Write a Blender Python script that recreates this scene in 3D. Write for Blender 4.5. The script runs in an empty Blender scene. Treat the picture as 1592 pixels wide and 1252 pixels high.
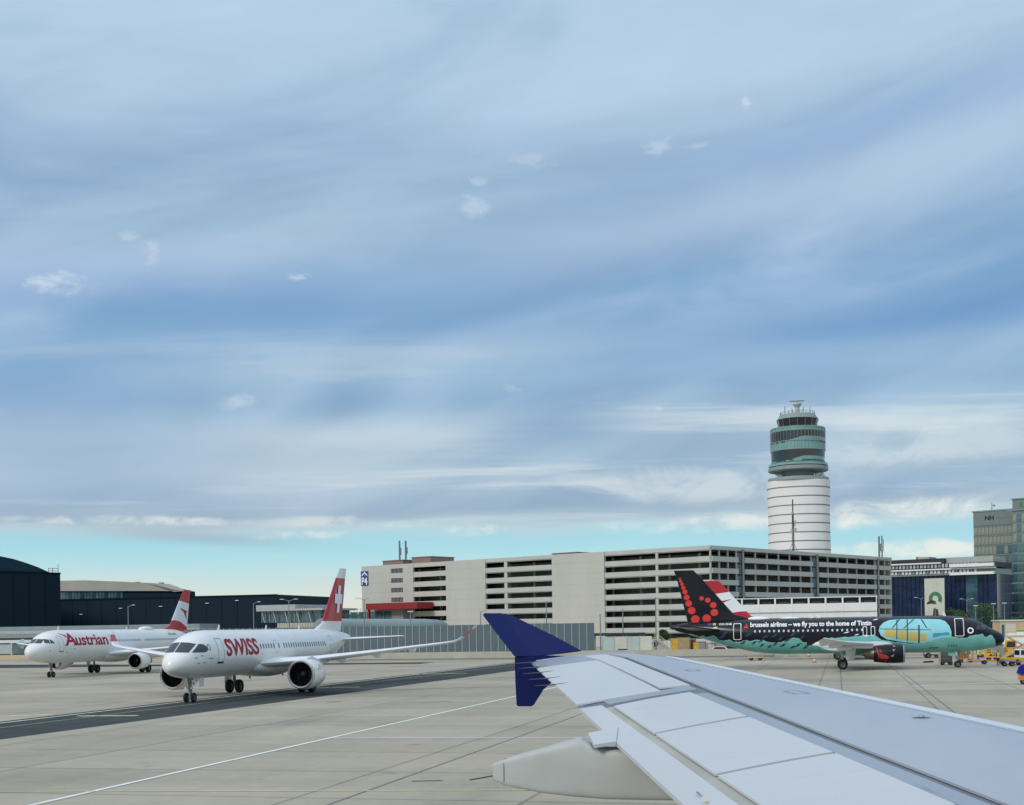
import bpy, bmesh, math, random
from mathutils import Vector, Matrix
random.seed(7)
PI = math.pi
R = math.radians
sc = bpy.context.scene
COL = sc.collection

# ------------------------------------------------------------------ camera calibration (photo pixels, 1592 x 1252)
FPX, V0, ROLL, EYE = 2060.0, 975.6, 0.0156, 5.32
def ray(u, v):
    a, b = (u-796)/FPX, (V0-v)/FPX
    c, s = math.cos(ROLL), math.sin(ROLL)
    return Vector((a*c+b*s, 1.0, -a*s+b*c))
def P(u, v, d):
    r = ray(u, v)*d
    return Vector((r.x, r.y, r.z+EYE))
def G(u, v, z=0.0):
    r = ray(u, v); t = (z-EYE)/r.z
    return Vector((r.x*t, t, z))
def U2(u, v=960):           # horizontal direction of a photo column
    r = ray(u, v); return r.x

# ------------------------------------------------------------------ tagging
def tag(o, label=None, cat=None, group=None, kind=None):
    if label: o['label'] = label
    if cat: o['category'] = cat
    if group: o['group'] = group
    if kind: o['kind'] = kind
    return o
def thing(name, label, cat, loc=(0, 0, 0), rz=0.0, group=None):
    o = bpy.data.objects.new(name, None); COL.objects.link(o)
    o.empty_display_size = 0.5
    o.location = loc; o.rotation_euler = (0, 0, rz)
    return tag(o, label, cat, group)
def dup(o, parent=None):
    c = o.copy(); COL.objects.link(c)
    if parent is not None: c.parent = parent
    for ch in list(o.children): dup(ch, c)
    return c

# ------------------------------------------------------------------ mesh builder
class MB:
    def __init__(s): s.bm = bmesh.new(); s.mi = 0
    def face(s, vs):
        try:
            f = s.bm.faces.new(vs); f.material_index = s.mi; return f
        except ValueError: return None
    def poly(s, pts): return s.face([s.bm.verts.new(p) for p in pts])
    def hexa(s, p):
        v = [s.bm.verts.new(q) for q in p]
        for f in ((0,3,2,1),(4,5,6,7),(0,1,5,4),(1,2,6,5),(2,3,7,6),(3,0,4,7)): s.face([v[i] for i in f])
    def box(s, x0, x1, y0, y1, z0, z1):
        s.hexa([(x0,y0,z0),(x1,y0,z0),(x1,y1,z0),(x0,y1,z0),(x0,y0,z1),(x1,y0,z1),(x1,y1,z1),(x0,y1,z1)]); return s
    def bar(s, p, q, w, h=None):            # square bar between two points
        p, q = Vector(p), Vector(q); h = h or w
        d = (q-p).normalized(); up = Vector((0,0,1)) if abs(d.z) < .95 else Vector((1,0,0))
        a = d.cross(up).normalized()*w/2; b = a.cross(d).normalized()*h/2
        s.hexa([p-a-b,p+a-b,p+a+b,p-a+b,q-a-b,q+a-b,q+a+b,q-a+b]); return s
    def prism(s, pts, a0, a1, ax='y'):      # outline extruded along one axis
        def m(p, a): return {'y': (p[0], a, p[1]), 'z': (p[0], p[1], a), 'x': (a, p[0], p[1])}[ax]
        A = [s.bm.verts.new(m(p, a0)) for p in pts]; B = [s.bm.verts.new(m(p, a1)) for p in pts]
        n = len(pts); s.face(A); s.face(B[::-1])
        for i in range(n): s.face([A[i], B[i], B[(i+1) % n], A[(i+1) % n]])
        return s
    def loft(s, rings, close=True, caps=True):
        V = [[s.bm.verts.new(p) for p in r] for r in rings]; n = len(rings[0])
        for i in range(len(V)-1):
            for j in range(n if close else n-1):
                s.face([V[i][j], V[i][(j+1) % n], V[i+1][(j+1) % n], V[i+1][j]])
        if caps and close: s.face(V[0][::-1]); s.face(V[-1])
        return s
    def tube(s, pts, r, n=8, caps=True):
        pts = [Vector(p) for p in pts]; rs = r if isinstance(r, (list, tuple)) else [r]*len(pts)
        rings = []
        for i, p in enumerate(pts):
            d = (pts[min(i+1, len(pts)-1)]-pts[max(i-1, 0)]).normalized()
            up = Vector((0,0,1)) if abs(d.z) < .9 else Vector((1,0,0))
            a = d.cross(up).normalized(); b = a.cross(d)
            rings.append([p+(a*math.cos(t)+b*math.sin(t))*rs[i] for t in [2*PI*k/n for k in range(n)]])
        return s.loft(rings, True, caps)
    def lathe(s, prof, n=32, M=Matrix(), caps=False, arc=(0, 2*PI)):   # (r, z)
        full = abs(arc[1]-arc[0]-2*PI) < 1e-6
        m = n if full else n+1
        rings = [[M @ Vector((r*math.cos(arc[0]+(arc[1]-arc[0])*k/n), r*math.sin(arc[0]+(arc[1]-arc[0])*k/n), z)) for k in range(m)] for r, z in prof]
        return s.loft(rings, full, caps)
    def sphere(s, c, r, n=12, sx=1, sy=1, sz=1):
        c = Vector(c)
        prof = [(max(1e-4, math.sin(PI*i/8)), -math.cos(PI*i/8)) for i in range(9)]
        return s.lathe(prof, n, Matrix.Translation(c) @ Matrix.Diagonal((r*sx, r*sy, r*sz, 1)))
    def build(s, name, mats, parent=None, smooth=None, bevel=0, recalc=True):
        if not isinstance(mats, (list, tuple)): mats = [mats]
        if recalc: bmesh.ops.recalc_face_normals(s.bm, faces=s.bm.faces[:])
        if bevel:
            es = [e for e in s.bm.edges if len(e.link_faces) == 2 and e.calc_face_angle(0) > .6]
            bmesh.ops.bevel(s.bm, geom=es, offset=bevel, segments=2, affect='EDGES', clamp_overlap=True)
        me = bpy.data.meshes.new(name); s.bm.to_mesh(me); s.bm.free()
        for m in mats: me.materials.append(m)
        if smooth is not None:
            for p in me.polygons: p.use_smooth = True
            me.set_sharp_from_angle(angle=R(smooth))
        o = bpy.data.objects.new(name, me); COL.objects.link(o)
        if parent is not None: o.parent = parent
        return o

# ------------------------------------------------------------------ materials
def lin(c):
    f = lambda x: (x/12.92 if x <= .04045 else ((x+.055)/1.055)**2.4)
    return tuple(f(x/255) for x in c)
class NT:
    def __init__(s, tree): s.t = tree
    def n(s, typ, **kw):
        nd = s.t.nodes.new(typ)
        for k, v in kw.items(): setattr(nd, k, v)
        return nd
    def put(s, sock, v):
        if isinstance(v, bpy.types.NodeSocket): s.t.links.new(v, sock)
        else: sock.default_value = v
    def m(s, op, a, b=0.0, c=None, clamp=False):
        nd = s.n('ShaderNodeMath', operation=op, use_clamp=clamp)
        s.put(nd.inputs[0], a); s.put(nd.inputs[1], b)
        if c is not None: s.put(nd.inputs[2], c)
        return nd.outputs[0]
    def mix(s, f, a, b, blend='MIX'):
        nd = s.n('ShaderNodeMix', data_type='RGBA', blend_type=blend, clamp_factor=True)
        s.put(nd.inputs[0], f)
        for i, v in ((6, a), (7, b)):
            s.put(nd.inputs[i], v if isinstance(v, bpy.types.NodeSocket) else tuple(v)[:3]+(1,))
        return nd.outputs[2]
    def noise(s, vec, scale, detail=3, rough=.5, dist=0.0, dim='3D'):
        nd = s.n('ShaderNodeTexNoise', noise_dimensions=dim)
        if vec is not None: s.put(nd.inputs['Vector'], vec)
        nd.inputs['Scale'].default_value = scale; nd.inputs['Detail'].default_value = detail
        nd.inputs['Roughness'].default_value = rough; nd.inputs['Distortion'].default_value = dist
        return nd.outputs['Fac']
    def ramp(s, f, lo, hi):
        return s.sm(f, lo, hi)
    def sm(s, f, lo, hi):
        nd = s.n('ShaderNodeMapRange', interpolation_type='SMOOTHSTEP')
        s.put(nd.inputs[0], f); s.put(nd.inputs[1], lo); s.put(nd.inputs[2], hi)
        return nd.outputs[0]
    def vec(s, x, y, z):
        nd = s.n('ShaderNodeCombineXYZ'); s.put(nd.inputs[0], x); s.put(nd.inputs[1], y); s.put(nd.inputs[2], z); return nd.outputs[0]
    def xyz(s, v):
        nd = s.n('ShaderNodeSeparateXYZ'); s.put(nd.inputs[0], v); return nd.outputs
    def obj(s): return s.n('ShaderNodeTexCoord').outputs['Object']
    def pos(s): return s.n('ShaderNodeNewGeometry').outputs['Position']
def newmat(name):
    m = bpy.data.materials.new(name); m.use_nodes = True
    t = NT(m.node_tree); b = m.node_tree.nodes['Principled BSDF']
    return m, t, b
def mat(name, col, rough=.5, metal=0.0, var=.06, scale=1.0, coat=0.0, bump=0.0, spec=.5, stretch=(1, 1, 1), raw=False, alpha=None):
    m, t, b = newmat(name)
    c = col if raw else lin(col)
    mp = t.n('ShaderNodeMapping'); t.put(mp.inputs[0], t.obj()); mp.inputs['Scale'].default_value = stretch
    v = mp.outputs[0]
    if var > 0:
        f = t.noise(v, scale, 5, .6)
        f = t.sm(f, .25, .75)
        t.put(b.inputs['Base Color'], t.mix(f, tuple(x*(1-var) for x in c), tuple(min(1, x*(1+var)) for x in c)))
        f2 = t.noise(v, scale*3.1, 3)
        t.put(b.inputs['Roughness'], t.m('ADD', t.m('MULTIPLY', f2, .2), max(.02, rough-.1)))
    else:
        b.inputs['Base Color'].default_value = c+(1,); b.inputs['Roughness'].default_value = rough
    b.inputs['Metallic'].default_value = metal
    b.inputs['Specular IOR Level'].default_value = spec
    b.inputs['Coat Weight'].default_value = coat; b.inputs['Coat Roughness'].default_value = .08
    if bump:
        bn = t.n('ShaderNodeBump'); bn.inputs['Strength'].default_value = bump; bn.inputs['Distance'].default_value = .05
        t.put(bn.inputs['Height'], t.noise(v, scale*6, 4)); t.put(b.inputs['Normal'], bn.outputs[0])
    return m
def glassmat(name, col, rough=.08, var=.4, scale=.35):
    m, t, b = newmat(name)
    f = t.noise(t.obj(), scale, 3)
    c = lin(col)
    t.put(b.inputs['Base Color'], t.mix(t.sm(f, .3, .7), tuple(x*(1-var) for x in c), tuple(x*(1+var) for x in c)))
    b.inputs['Roughness'].default_value = rough; b.inputs['Specular IOR Level'].default_value = .9
    return m

M = {}
M['white'] = mat('white_paint', (232, 231, 227), .3, coat=.35, var=.035, scale=.7)
M['white_wing'] = mat('wing_white', (222, 226, 228), .38, var=.05, scale=.9)
M['red'] = mat('red_paint', (180, 12, 34), .32, coat=.2, var=.06)
M['logo_red'] = mat('letter_red', (158, 8, 34), .5, var=.04, spec=.3)
M['dark_glass'] = mat('cockpit_glass', (24, 38, 50), .06, var=.2, spec=.8)
M['dark_pane'] = mat('dark_pane', (14, 18, 22), .2, var=.2, spec=.3)
M['cabin_glass'] = mat('cabin_pane', (84, 98, 108), .15, var=.12, spec=.8)
M['tyre'] = mat('tyre_rubber', (20, 21, 24), .85, var=.2, scale=6)
M['rim'] = mat('wheel_metal', (88, 90, 94), .5, metal=.3)
M['strut'] = mat('gear_metal', (128, 132, 136), .45, metal=.4)
M['metal'] = mat('bare_metal', (172, 172, 170), .3, metal=.9, var=.08)
M['exhaust'] = mat('exhaust_metal', (128, 118, 108), .4, metal=.85, var=.15)
M['fan'] = mat('fan_dark', (20, 22, 26), .5, metal=.3, var=.2, scale=4)
M['seam'] = mat('seam_grey', (120, 126, 130), .6, var=.1)
M['door_line'] = mat('door_grey', (150, 156, 160), .5, var=.05)
M['teal'] = mat('teal_paint', (112, 178, 170), .35, coat=.2, var=.05)
M['black'] = mat('black_paint', (7, 8, 18), .34, coat=.1, var=.15, spec=.3)
M['navy_mark'] = mat('navy_mark', (24, 60, 92), .4, var=.2)
M['dot_red'] = mat('dot_red', (214, 48, 40), .4, var=.05)
M['pale'] = mat('lettering_white', (232, 234, 236), .45, var=.03)
M['shade'] = mat('window_shade', (196, 202, 206), .4, var=.1, scale=2)
M['cyan_panel'] = mat('cyan_panel', (138, 202, 210), .4, var=.08)
M['cyan_deep'] = mat('cyan_deep', (48, 150, 180), .4, var=.1)
M['panel_yellow'] = mat('panel_yellow', (190, 172, 96), .5, var=.08)
M['panel_line'] = mat('panel_line', (22, 52, 66), .5, var=.1)
M['lobster'] = mat('mark_red', (160, 44, 42), .5, var=.15)
M['concrete'] = mat('concrete_light', (176, 172, 158), .85, var=.1, scale=.35, bump=.15)
M['garage'] = mat('garage_cladding', (188, 186, 177), .8, var=.045, scale=.12, stretch=(1, 1, .4))
def joints(m):
    t = NT(m.node_tree); b = m.node_tree.nodes['Principled BSDF']; src = b.inputs['Base Color'].links[0].from_socket
    z = t.xyz(t.obj())[2]; y = t.xyz(t.obj())[1]
    fz = t.m('FRACT', t.m('ADD', t.m('DIVIDE', z, 2.855), .32)); ln = t.m('LESS_THAN', fz, .03)
    dr = t.noise(t.vec(t.m('MULTIPLY', y, 1.6), t.m('MULTIPLY', z, .12), 0.0), 1.0, 5, .65)
    c = t.mix(t.m('MULTIPLY', ln, .3), src, lin((120, 118, 110))); c = t.mix(t.m('MULTIPLY', t.sm(dr, .52, .8), .22), c, lin((120, 116, 106)))
    t.put(b.inputs['Base Color'], c)
joints(M['garage'])
M['garage2'] = mat('garage_parapet', (184, 184, 178), .8, var=.06, scale=.2, stretch=(1, 1, 2))
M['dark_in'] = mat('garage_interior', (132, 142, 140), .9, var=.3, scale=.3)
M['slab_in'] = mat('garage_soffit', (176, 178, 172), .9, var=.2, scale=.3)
M['navy_dark'] = mat('hangar_trim', (2, 18, 32), .7, spec=.15, var=.1)
M['navy'] = mat('hangar_navy', (3, 32, 46), .65, spec=.2, var=.14, scale=.12, stretch=(1, 1, .25))
M['hangar_roof'] = mat('hangar_roof', (164, 160, 150), .75, var=.1, scale=.1)
M['grey_panel'] = mat('noise_panel', (84, 100, 106), .5, var=.12, scale=.5, stretch=(1, 1, .3))
M['post'] = mat('post_grey', (168, 176, 178), .5, metal=.2, var=.08)
M['pole'] = mat('lamp_pole', (128, 136, 138), .5, metal=.3, var=.08)
M['lampw'] = mat('lamp_head', (206, 210, 210), .4, var=.04)
M['canopy_red'] = mat('canopy_red', (138, 34, 32), .5, var=.08)
M['tower_white'] = mat('tower_membrane', (226, 224, 220), .7, var=.03, scale=.1, stretch=(1, 1, .3))
M['tower_seam'] = mat('tower_seam', (112, 114, 114), .7, var=.1)
M['tower_teal'] = glassmat('tower_teal_glass', (118, 160, 154), .18, .1, .2)
M['tower_glass'] = glassmat('tower_dark_glass', (6, 24, 32), .07, .35, .2)
M['tower_grey'] = mat('tower_grey', (132, 146, 146), .6, var=.08, scale=.3)
M['tower_roof'] = mat('tower_roof', (170, 172, 168), .6, var=.06, scale=.3)
M['steel'] = mat('galvanised', (120, 126, 128), .5, metal=.4, var=.12)
M['sign_blue'] = mat('sign_blue', (44, 74, 130), .5, var=.06)
M['rust'] = mat('roof_box_brown', (136, 112, 106), .7, var=.08)
M['tan'] = mat('tan_render', (196, 176, 140), .8, var=.08, scale=.4)
M['tan_box'] = mat('tan_container', (168, 148, 112), .7, var=.15, scale=1.2)
M['yellow'] = mat('yellow_paint', (214, 168, 52), .45, var=.1, scale=1.5)
M['orange'] = mat('orange_paint', (196, 128, 60), .5, var=.12, scale=1.5)
M['dark'] = mat('dark_paint', (40, 42, 46), .6, var=.2, scale=2)
M['greyp'] = mat('grey_paint', (140, 142, 142), .6, var=.12, scale=2)
M['blue_tarp'] = mat('blue_tarp', (0, 14, 116), .6, spec=.2, var=.25, scale=3, bump=.4)
M['brown'] = mat('brown_case', (136, 98, 66), .7, var=.2, scale=3)
M['vest'] = mat('vest_yellow', (212, 226, 60), .7, var=.08, scale=6)
M['cloth'] = mat('dark_cloth', (26, 28, 38), .85, var=.2, scale=8)
M['skin'] = mat('skin', (196, 146, 118), .6, var=.05)
M['hair'] = mat('hair', (50, 38, 30), .8, var=.2)
M['bark'] = mat('bark', (66, 56, 46), .9, var=.3, scale=3)
M['leaf'] = mat('leaf_green', (58, 88, 48), .7, var=.5, scale=.35)
M['glass_tan_refl'] = glassmat('glass_tan_refl', (130, 132, 120), .15, .25)
M['glass_green'] = glassmat('glass_green', (74, 104, 106), .12, .3)
M['glass_blue'] = glassmat('glass_blue', (20, 40, 74), .1, .4)
M['glass_mid'] = glassmat('glass_mid', (50, 84, 98), .1, .4)
M['frame_grn'] = mat('frame_green', (112, 124, 118), .5, var=.08, scale=.5)
M['band_white'] = mat('band_white', (224, 225, 220), .5, var=.04, scale=.3)
M['sign_navy'] = mat('sign_letters', (20, 36, 66), .5, var=.05)
M['sign_green'] = mat('sign_green', (60, 150, 60), .5, var=.05)
M['fence_pale'] = mat('fence_pale', (176, 190, 184), .4, var=.1, scale=.5)
M['poster'] = mat('poster_pale', (196, 196, 180), .7, var=.1, scale=.2)
M['poster_green'] = mat('poster_green', (56, 118, 84), .7, var=.2, scale=.4)
M['poster_dark'] = mat('poster_dark', (70, 44, 46), .7, var=.2, scale=.4)
M['mark_white'] = mat('marking_white', (228, 228, 222), .7, var=.12, scale=1.5)
M['mark_yellow'] = mat('marking_yellow', (206, 196, 140), .7, var=.15, scale=1.5)
M['joint'] = mat('joint_dark', (112, 112, 106), .9, var=.2, scale=.6)
M['wick'] = mat('wick_grey', (70, 74, 80), .6)

def asphalt_mat():
    m, t, b = newmat('asphalt')
    p = t.pos(); rot = t.n('ShaderNodeVectorRotate', rotation_type='Z_AXIS'); t.put(rot.inputs['Vector'], p); rot.inputs['Angle'].default_value = R(-75.5)
    x, y, _ = t.xyz(rot.outputs[0])
    st = t.noise(t.vec(t.m('MULTIPLY', x, .03), t.m('MULTIPLY', y, .9), 0.0), 1.0, 4, .6)
    nz = t.noise(p, .35, 6, .65)
    f = t.m('ADD', t.m('MULTIPLY', st, .6), t.m('MULTIPLY', nz, .4))
    t.put(b.inputs['Base Color'], t.mix(t.sm(f, .3, .7), lin((54, 58, 59)), lin((78, 81, 80))))
    b.inputs['Roughness'].default_value = .95; b.inputs['Specular IOR Level'].default_value = .15
    return m
def ground_mat():
    m, t, b = newmat('apron_concrete')
    p = t.pos(); rot = t.n('ShaderNodeVectorRotate', rotation_type='Z_AXIS'); t.put(rot.inputs['Vector'], p); rot.inputs['Angle'].default_value = R(14.0)
    x, y, _ = t.xyz(rot.outputs[0])
    S = 7.5
    def cell(q, off):
        q = t.m('ADD', q, off); k = t.m('FLOOR', t.m('DIVIDE', q, S)); fr = t.m('SUBTRACT', q, t.m('MULTIPLY', k, S))
        d = t.m('MINIMUM', fr, t.m('SUBTRACT', S, fr)); return k, d
    kx, dx = cell(x, 1007.0); ky, dy = cell(y, 1003.2)
    wn = t.n('ShaderNodeTexWhiteNoise', noise_dimensions='2D'); t.put(wn.inputs['Vector'], t.vec(kx, ky, 0.0))
    slab = t.m('MULTIPLY', t.m('SUBTRACT', wn.outputs[0], .5), .2)
    line = t.m('MAXIMUM', t.m('SUBTRACT', 1.0, t.sm(dx, .03, .11)), t.m('SUBTRACT', 1.0, t.sm(dy, .03, .11)))
    # lanes of tyre and weather wear along the taxi direction, cross-lane repairs
    st = t.noise(t.vec(t.m('MULTIPLY', x, .22), t.m('MULTIPLY', y, .02), 3.0), 1.0, 4, .6)
    st2 = t.noise(t.vec(t.m('MULTIPLY', x, .02), t.m('MULTIPLY', y, .18), 9.0), 1.0, 4, .6)
    big = t.noise(p, .03, 4, .6); fine = t.noise(p, 1.3, 6, .7); spots = t.noise(p, .5, 2, .5)
    v = t.m('ADD', slab, t.m('MULTIPLY', t.m('SUBTRACT', st, .5), .5))
    v = t.m('ADD', v, t.m('MULTIPLY', t.m('SUBTRACT', st2, .5), .44))
    v = t.m('ADD', v, t.m('MULTIPLY', t.m('SUBTRACT', big, .5), .42))
    v = t.m('ADD', v, t.m('MULTIPLY', t.m('SUBTRACT', fine, .5), .34))
    v = t.m('SUBTRACT', v, t.m('MULTIPLY', t.sm(spots, .64, .78), .24))
    v = t.m('SUBTRACT', v, t.m('MULTIPLY', line, .38))
    v = t.m('ADD', v, 1.0)
    base = t.mix(t.sm(big, .3, .7), lin((166, 158, 141)), lin((168, 158, 138)))
    sc_ = t.n('ShaderNodeVectorMath', operation='SCALE'); t.put(sc_.inputs[0], base); t.put(sc_.inputs['Scale'], v)
    t.put(b.inputs['Base Color'], sc_.outputs[0])
    b.inputs['Roughness'].default_value = .8; b.inputs['Specular IOR Level'].default_value = .3
    bn = t.n('ShaderNodeBump'); bn.inputs['Strength'].default_value = .15; bn.inputs['Distance'].default_value = .02
    t.put(bn.inputs['Height'], fine); t.put(b.inputs['Normal'], bn.outputs[0])
    return m
M['ground'] = ground_mat(); M['asphalt'] = asphalt_mat()

# ------------------------------------------------------------------ ground and markings
def sheet(name, pts, z, m, **kw):
    b = MB(); b.poly([(p[0], p[1], z) for p in pts]); o = b.build(name, m); 
    return tag(o, kind='structure', **kw)
sheet('ground', [(-3000, -600), (3000, -600), (3000, 4500), (-3000, 4500)], 0, M['ground'])
def strip(name, p, q, w, m, z=.008):
    p, q = Vector(p[:2]), Vector(q[:2]); d = (q-p).normalized(); n = Vector((-d.y, d.x))*w/2
    return sheet(name, [p-n, q-n, q+n, p+n], z, m)
t76 = Vector((math.cos(R(75.2)), math.sin(R(75.2))))
a0, a1 = Vector((-26.2, 67.7)), Vector((.2, 162.5)); c0, c1 = Vector((-31.8, 81.2)), Vector((.2, 200.5))
da, dc = (a1-a0).normalized(), (c1-c0).normalized()
sheet('taxiway', [a0-da*90, a0+da*150, c0+dc*136, c0-dc*100], .004, M['asphalt'])
# a second dark road beyond the far jet
sheet('service_road', [(-150, 262), (-84, 236), (-58, 222), (-30, 214), (-12, 209), (-14, 201), (-34, 206), (-62, 212), (-90, 216), (-150, 226)], .004, M['asphalt'])
strip('taxiway_line', c0-dc*60+Vector((.9, -.2)), c0+dc*128+Vector((.9, -.2)), .25, M['mark_white'])
wl = Vector((math.cos(R(75.9)), math.sin(R(75.9))))
strip('apron_line', Vector((-15.1, 41.4))-wl*30, Vector((.1, 102))+wl*75, .24, M['mark_white'])
strip('apron_line', Vector((-17.5, 45.1))-Vector((20, -2.1)), Vector((-.7, 43.3))+Vector((30, -3.2)), .16, M['mark_yellow'], .012)
strip('apron_line', Vector((-8.9, 65.6)), Vector((4, 63.2))+Vector((20, -3.7)), .2, M['mark_white'])
strip('apron_line', (30.0, 107.9), (60, 119), .3, M['mark_white'])
strip('apron_line', (24.0, 111.0), (60, 101.5), .25, M['mark_white'])
jd = Vector((math.cos(R(76.2)), math.sin(R(76.2))))
for p in ((-5.7, 40.3), (26.0, 104.8), (16.5, 40.0)):
    p = Vector(p); strip('slab_joint', p-jd*12, p+jd*100, .09, M['joint'])
jr = Vector((math.cos(R(-13.8)), math.sin(R(-13.8))))
for p in ((8, 150.0), (-20, 128.0), (0, 31.5)):
    p = Vector(p); strip('slab_joint', p-jr*60, p+jr*90, .1, M['joint'], .006)
def gline(u0, v0_, u1, v1_, w, m, z=.012): strip('taxi_marking', G(u0, v0_), G(u1, v1_), w, m, z)
gline(-40, 1115, 82, 1111.5, .9, M['mark_yellow']); gline(120, 1113.5, 214, 1113, .7, M['mark_yellow'])
gline(396, 1070.5, 560, 1068.5, .7, M['mark_yellow']); gline(600, 1049, 726, 1047, .7, M['mark_yellow'])
strip('taxi_marking', c0-dc*60+Vector((3.4, -.9)), c0+dc*120+Vector((3.4, -.9)), .1, M['mark_yellow'], .012)
# dark tyre scuffs, streaks and repairs on the slabs
for u0, v_, u1, w in ((640, 1215, 688, .2), (505, 1092, 530, .4), (655, 1092, 700, .2)):
    strip('tyre_scuff', G(u0, v_), G(u1, v_-1), w, M['joint'], .016)

# ------------------------------------------------------------------ decals laid on a curved skin
def decal(polys, fn, m, name, parent, gx=None, gz=None, off=0.0):
    bm = bmesh.new()
    for pl in polys:
        try: bm.faces.new([bm.verts.new((p[0], 0, p[1])) for p in pl])
        except ValueError: pass
    return decal_bm(bm, fn, m, name, parent, gx, gz)
def decal_bm(bm, fn, m, name, parent, gx=None, gz=None):
    if not bm.verts: return None
    xs = [v.co.x for v in bm.verts]; zs = [v.co.z for v in bm.verts]
    for step, lo, hi, nrm in ((gx, min(xs), max(xs), Vector((1, 0, 0))), (gz, min(zs), max(zs), Vector((0, 0, 1)))):
        if step:
            k = math.floor(lo/step)+1
            while k*step < hi-1e-4:
                bmesh.ops.bisect_plane(bm, geom=bm.verts[:]+bm.edges[:]+bm.faces[:], plane_co=nrm*k*step, plane_no=nrm); k += 1
    for v in bm.verts: v.co = Vector(fn(v.co.x, v.co.z))
    me = bpy.data.meshes.new(name); bm.to_mesh(me); bm.free(); me.materials.append(m)
    o = bpy.data.objects.new(name, me); COL.objects.link(o); o.parent = parent
    return o
def rrect(x0, x1, z0, z1, r=.06, n=4):
    out = []
    for cx, cz, a in ((x1-r, z1-r, 0), (x0+r, z1-r, 90), (x0+r, z0+r, 180), (x1-r, z0+r, 270)):
        for k in range(n+1):
            t = R(a+90*k/n); out.append((cx+r*math.cos(t), cz+r*math.sin(t)))
    return out
def disc(cx, cz, r, rz=None, n=20): return [(cx+r*math.cos(2*PI*k/n), cz+(rz or r)*math.sin(2*PI*k/n)) for k in range(n)]
def outline(pl, w):
    c = Vector((sum(p[0] for p in pl)/len(pl), sum(p[1] for p in pl)/len(pl))); n = len(pl); out = []
    inn = []
    for p in pl:
        d = Vector(p)-c; inn.append((p[0]-math.copysign(min(abs(d.x), w), d.x), p[1]-math.copysign(min(abs(d.y), w), d.y)))
    for i in range(n):
        j = (i+1) % n; out.append([pl[i], pl[j], inn[j], inn[i]])
    return out
def text_bm(body, x0, x1, z0, z1, flip=False, bold=.0, shear=0.0, keep=False):
    cu = bpy.data.curves.new('text', 'FONT'); cu.body = body; cu.size = 1; cu.fill_mode = 'FRONT'; cu.offset = bold; cu.shear = shear
    cu.resolution_u = 4
    o = bpy.data.objects.new('text', cu); COL.objects.link(o)
    dg = bpy.context.evaluated_depsgraph_get(); me = o.evaluated_get(dg).to_mesh()
    bm = bmesh.new(); bm.from_mesh(me)
    o.evaluated_get(dg).to_mesh_clear(); bpy.data.objects.remove(o); bpy.data.curves.remove(cu)
    xs = [v.co.x for v in bm.verts]; ys = [v.co.y for v in bm.verts]
    ax, bx, ay, by = min(xs), max(xs), min(ys), max(ys)
    for v in bm.verts:
        s = (v.co.x-ax)/(bx-ax); t = (v.co.y-ay)/(by-ay)
        if flip: s = 1-s
        v.co = (x0+s*(x1-x0), 0, z0+t*(z1-z0))
    return bm

# ------------------------------------------------------------------ airliners
def hermite(tab, x):
    if x <= tab[0][0]: return tab[0][1:]
    if x >= tab[-1][0]: return tab[-1][1:]
    for i in range(len(tab)-1):
        if x <= tab[i+1][0]: break
    h = tab[i+1][0]-tab[i][0]; t = (x-tab[i][0])/h; out = []
    for k in range(1, len(tab[0])):
        d = lambda j: (tab[j+1][k]-tab[j][k])/(tab[j+1][0]-tab[j][0])
        s = d(i); m0 = d(i-1) if i > 0 else s*1.5; m1 = d(i+1) if i+2 < len(tab) else s
        def lim(a, b): return 0 if a*b <= 0 else 2*a*b/(a+b)
        ta = lim(m0, s) if i > 0 else m0; tb = lim(s, m1) if i+2 < len(tab) else s
        out.append(tab[i][k]*(2*t**3-3*t*t+1)+h*ta*(t**3-2*t*t+t)+tab[i+1][k]*(3*t*t-2*t**3)+h*tb*(t**3-t*t))
    return out
def a320_tab(L):
    return [(0,-.62,-.62,.001),(.05,-.42,-.84,.2),(.2,-.18,-1.08,.45),(.5,.08,-1.3,.74),(1,.36,-1.52,1.04),(1.5,.6,-1.66,1.26),(2,.9,-1.76,1.43),
     (2.5,1.22,-1.84,1.57),(3,1.5,-1.9,1.69),(3.5,1.7,-1.95,1.78),(4.5,1.91,-2.02,1.89),(5.5,2.02,-2.06,1.95),(6.5,2.07,-2.07,1.975),
     (L-13.2,2.07,-2.07,1.975),(L-11,2.07,-1.95,1.95),(L-9,2.06,-1.62,1.83),(L-7,2.02,-1.12,1.6),(L-5,1.94,-.52,1.28),(L-3,1.8,.1,.88),(L-1.5,1.64,.55,.55),(L-.4,1.45,.85,.3),(L,1.32,.98,.16)]
def a220_tab(L):
    return [(0,-.75,-.75,.001),(.05,-.52,-1.0,.22),(.2,-.26,-1.18,.5),(.5,.02,-1.36,.8),(1,.36,-1.54,1.08),(1.5,.7,-1.64,1.27),(2,1.02,-1.71,1.4),(2.5,1.29,-1.76,1.5),(3,1.49,-1.79,1.58),
     (4,1.73,-1.83,1.68),(5,1.83,-1.85,1.72),(6,1.85,-1.85,1.73),(L-12.5,1.85,-1.85,1.73),(L-10.5,1.85,-1.72,1.7),(L-8,1.82,-1.25,1.52),(L-6,1.76,-.72,1.25),(L-4,1.64,-.14,.92),(L-2,1.45,.42,.55),(L-.6,1.25,.78,.3),(L,1.12,.9,.18)]
def airfoil(n=9, t=.12):
    up = [];
    for k in range(n+1):
        c = (1-math.cos(PI*k/n))/2; y = t/.2*(.2969*math.sqrt(c)-.126*c-.3516*c*c+.2843*c**3-.1036*c**4); up.append((c, y))
    return [(c, y*1.1) for c, y in up]+[(c, -y*.9) for c, y in up[-2:0:-1]]
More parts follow.
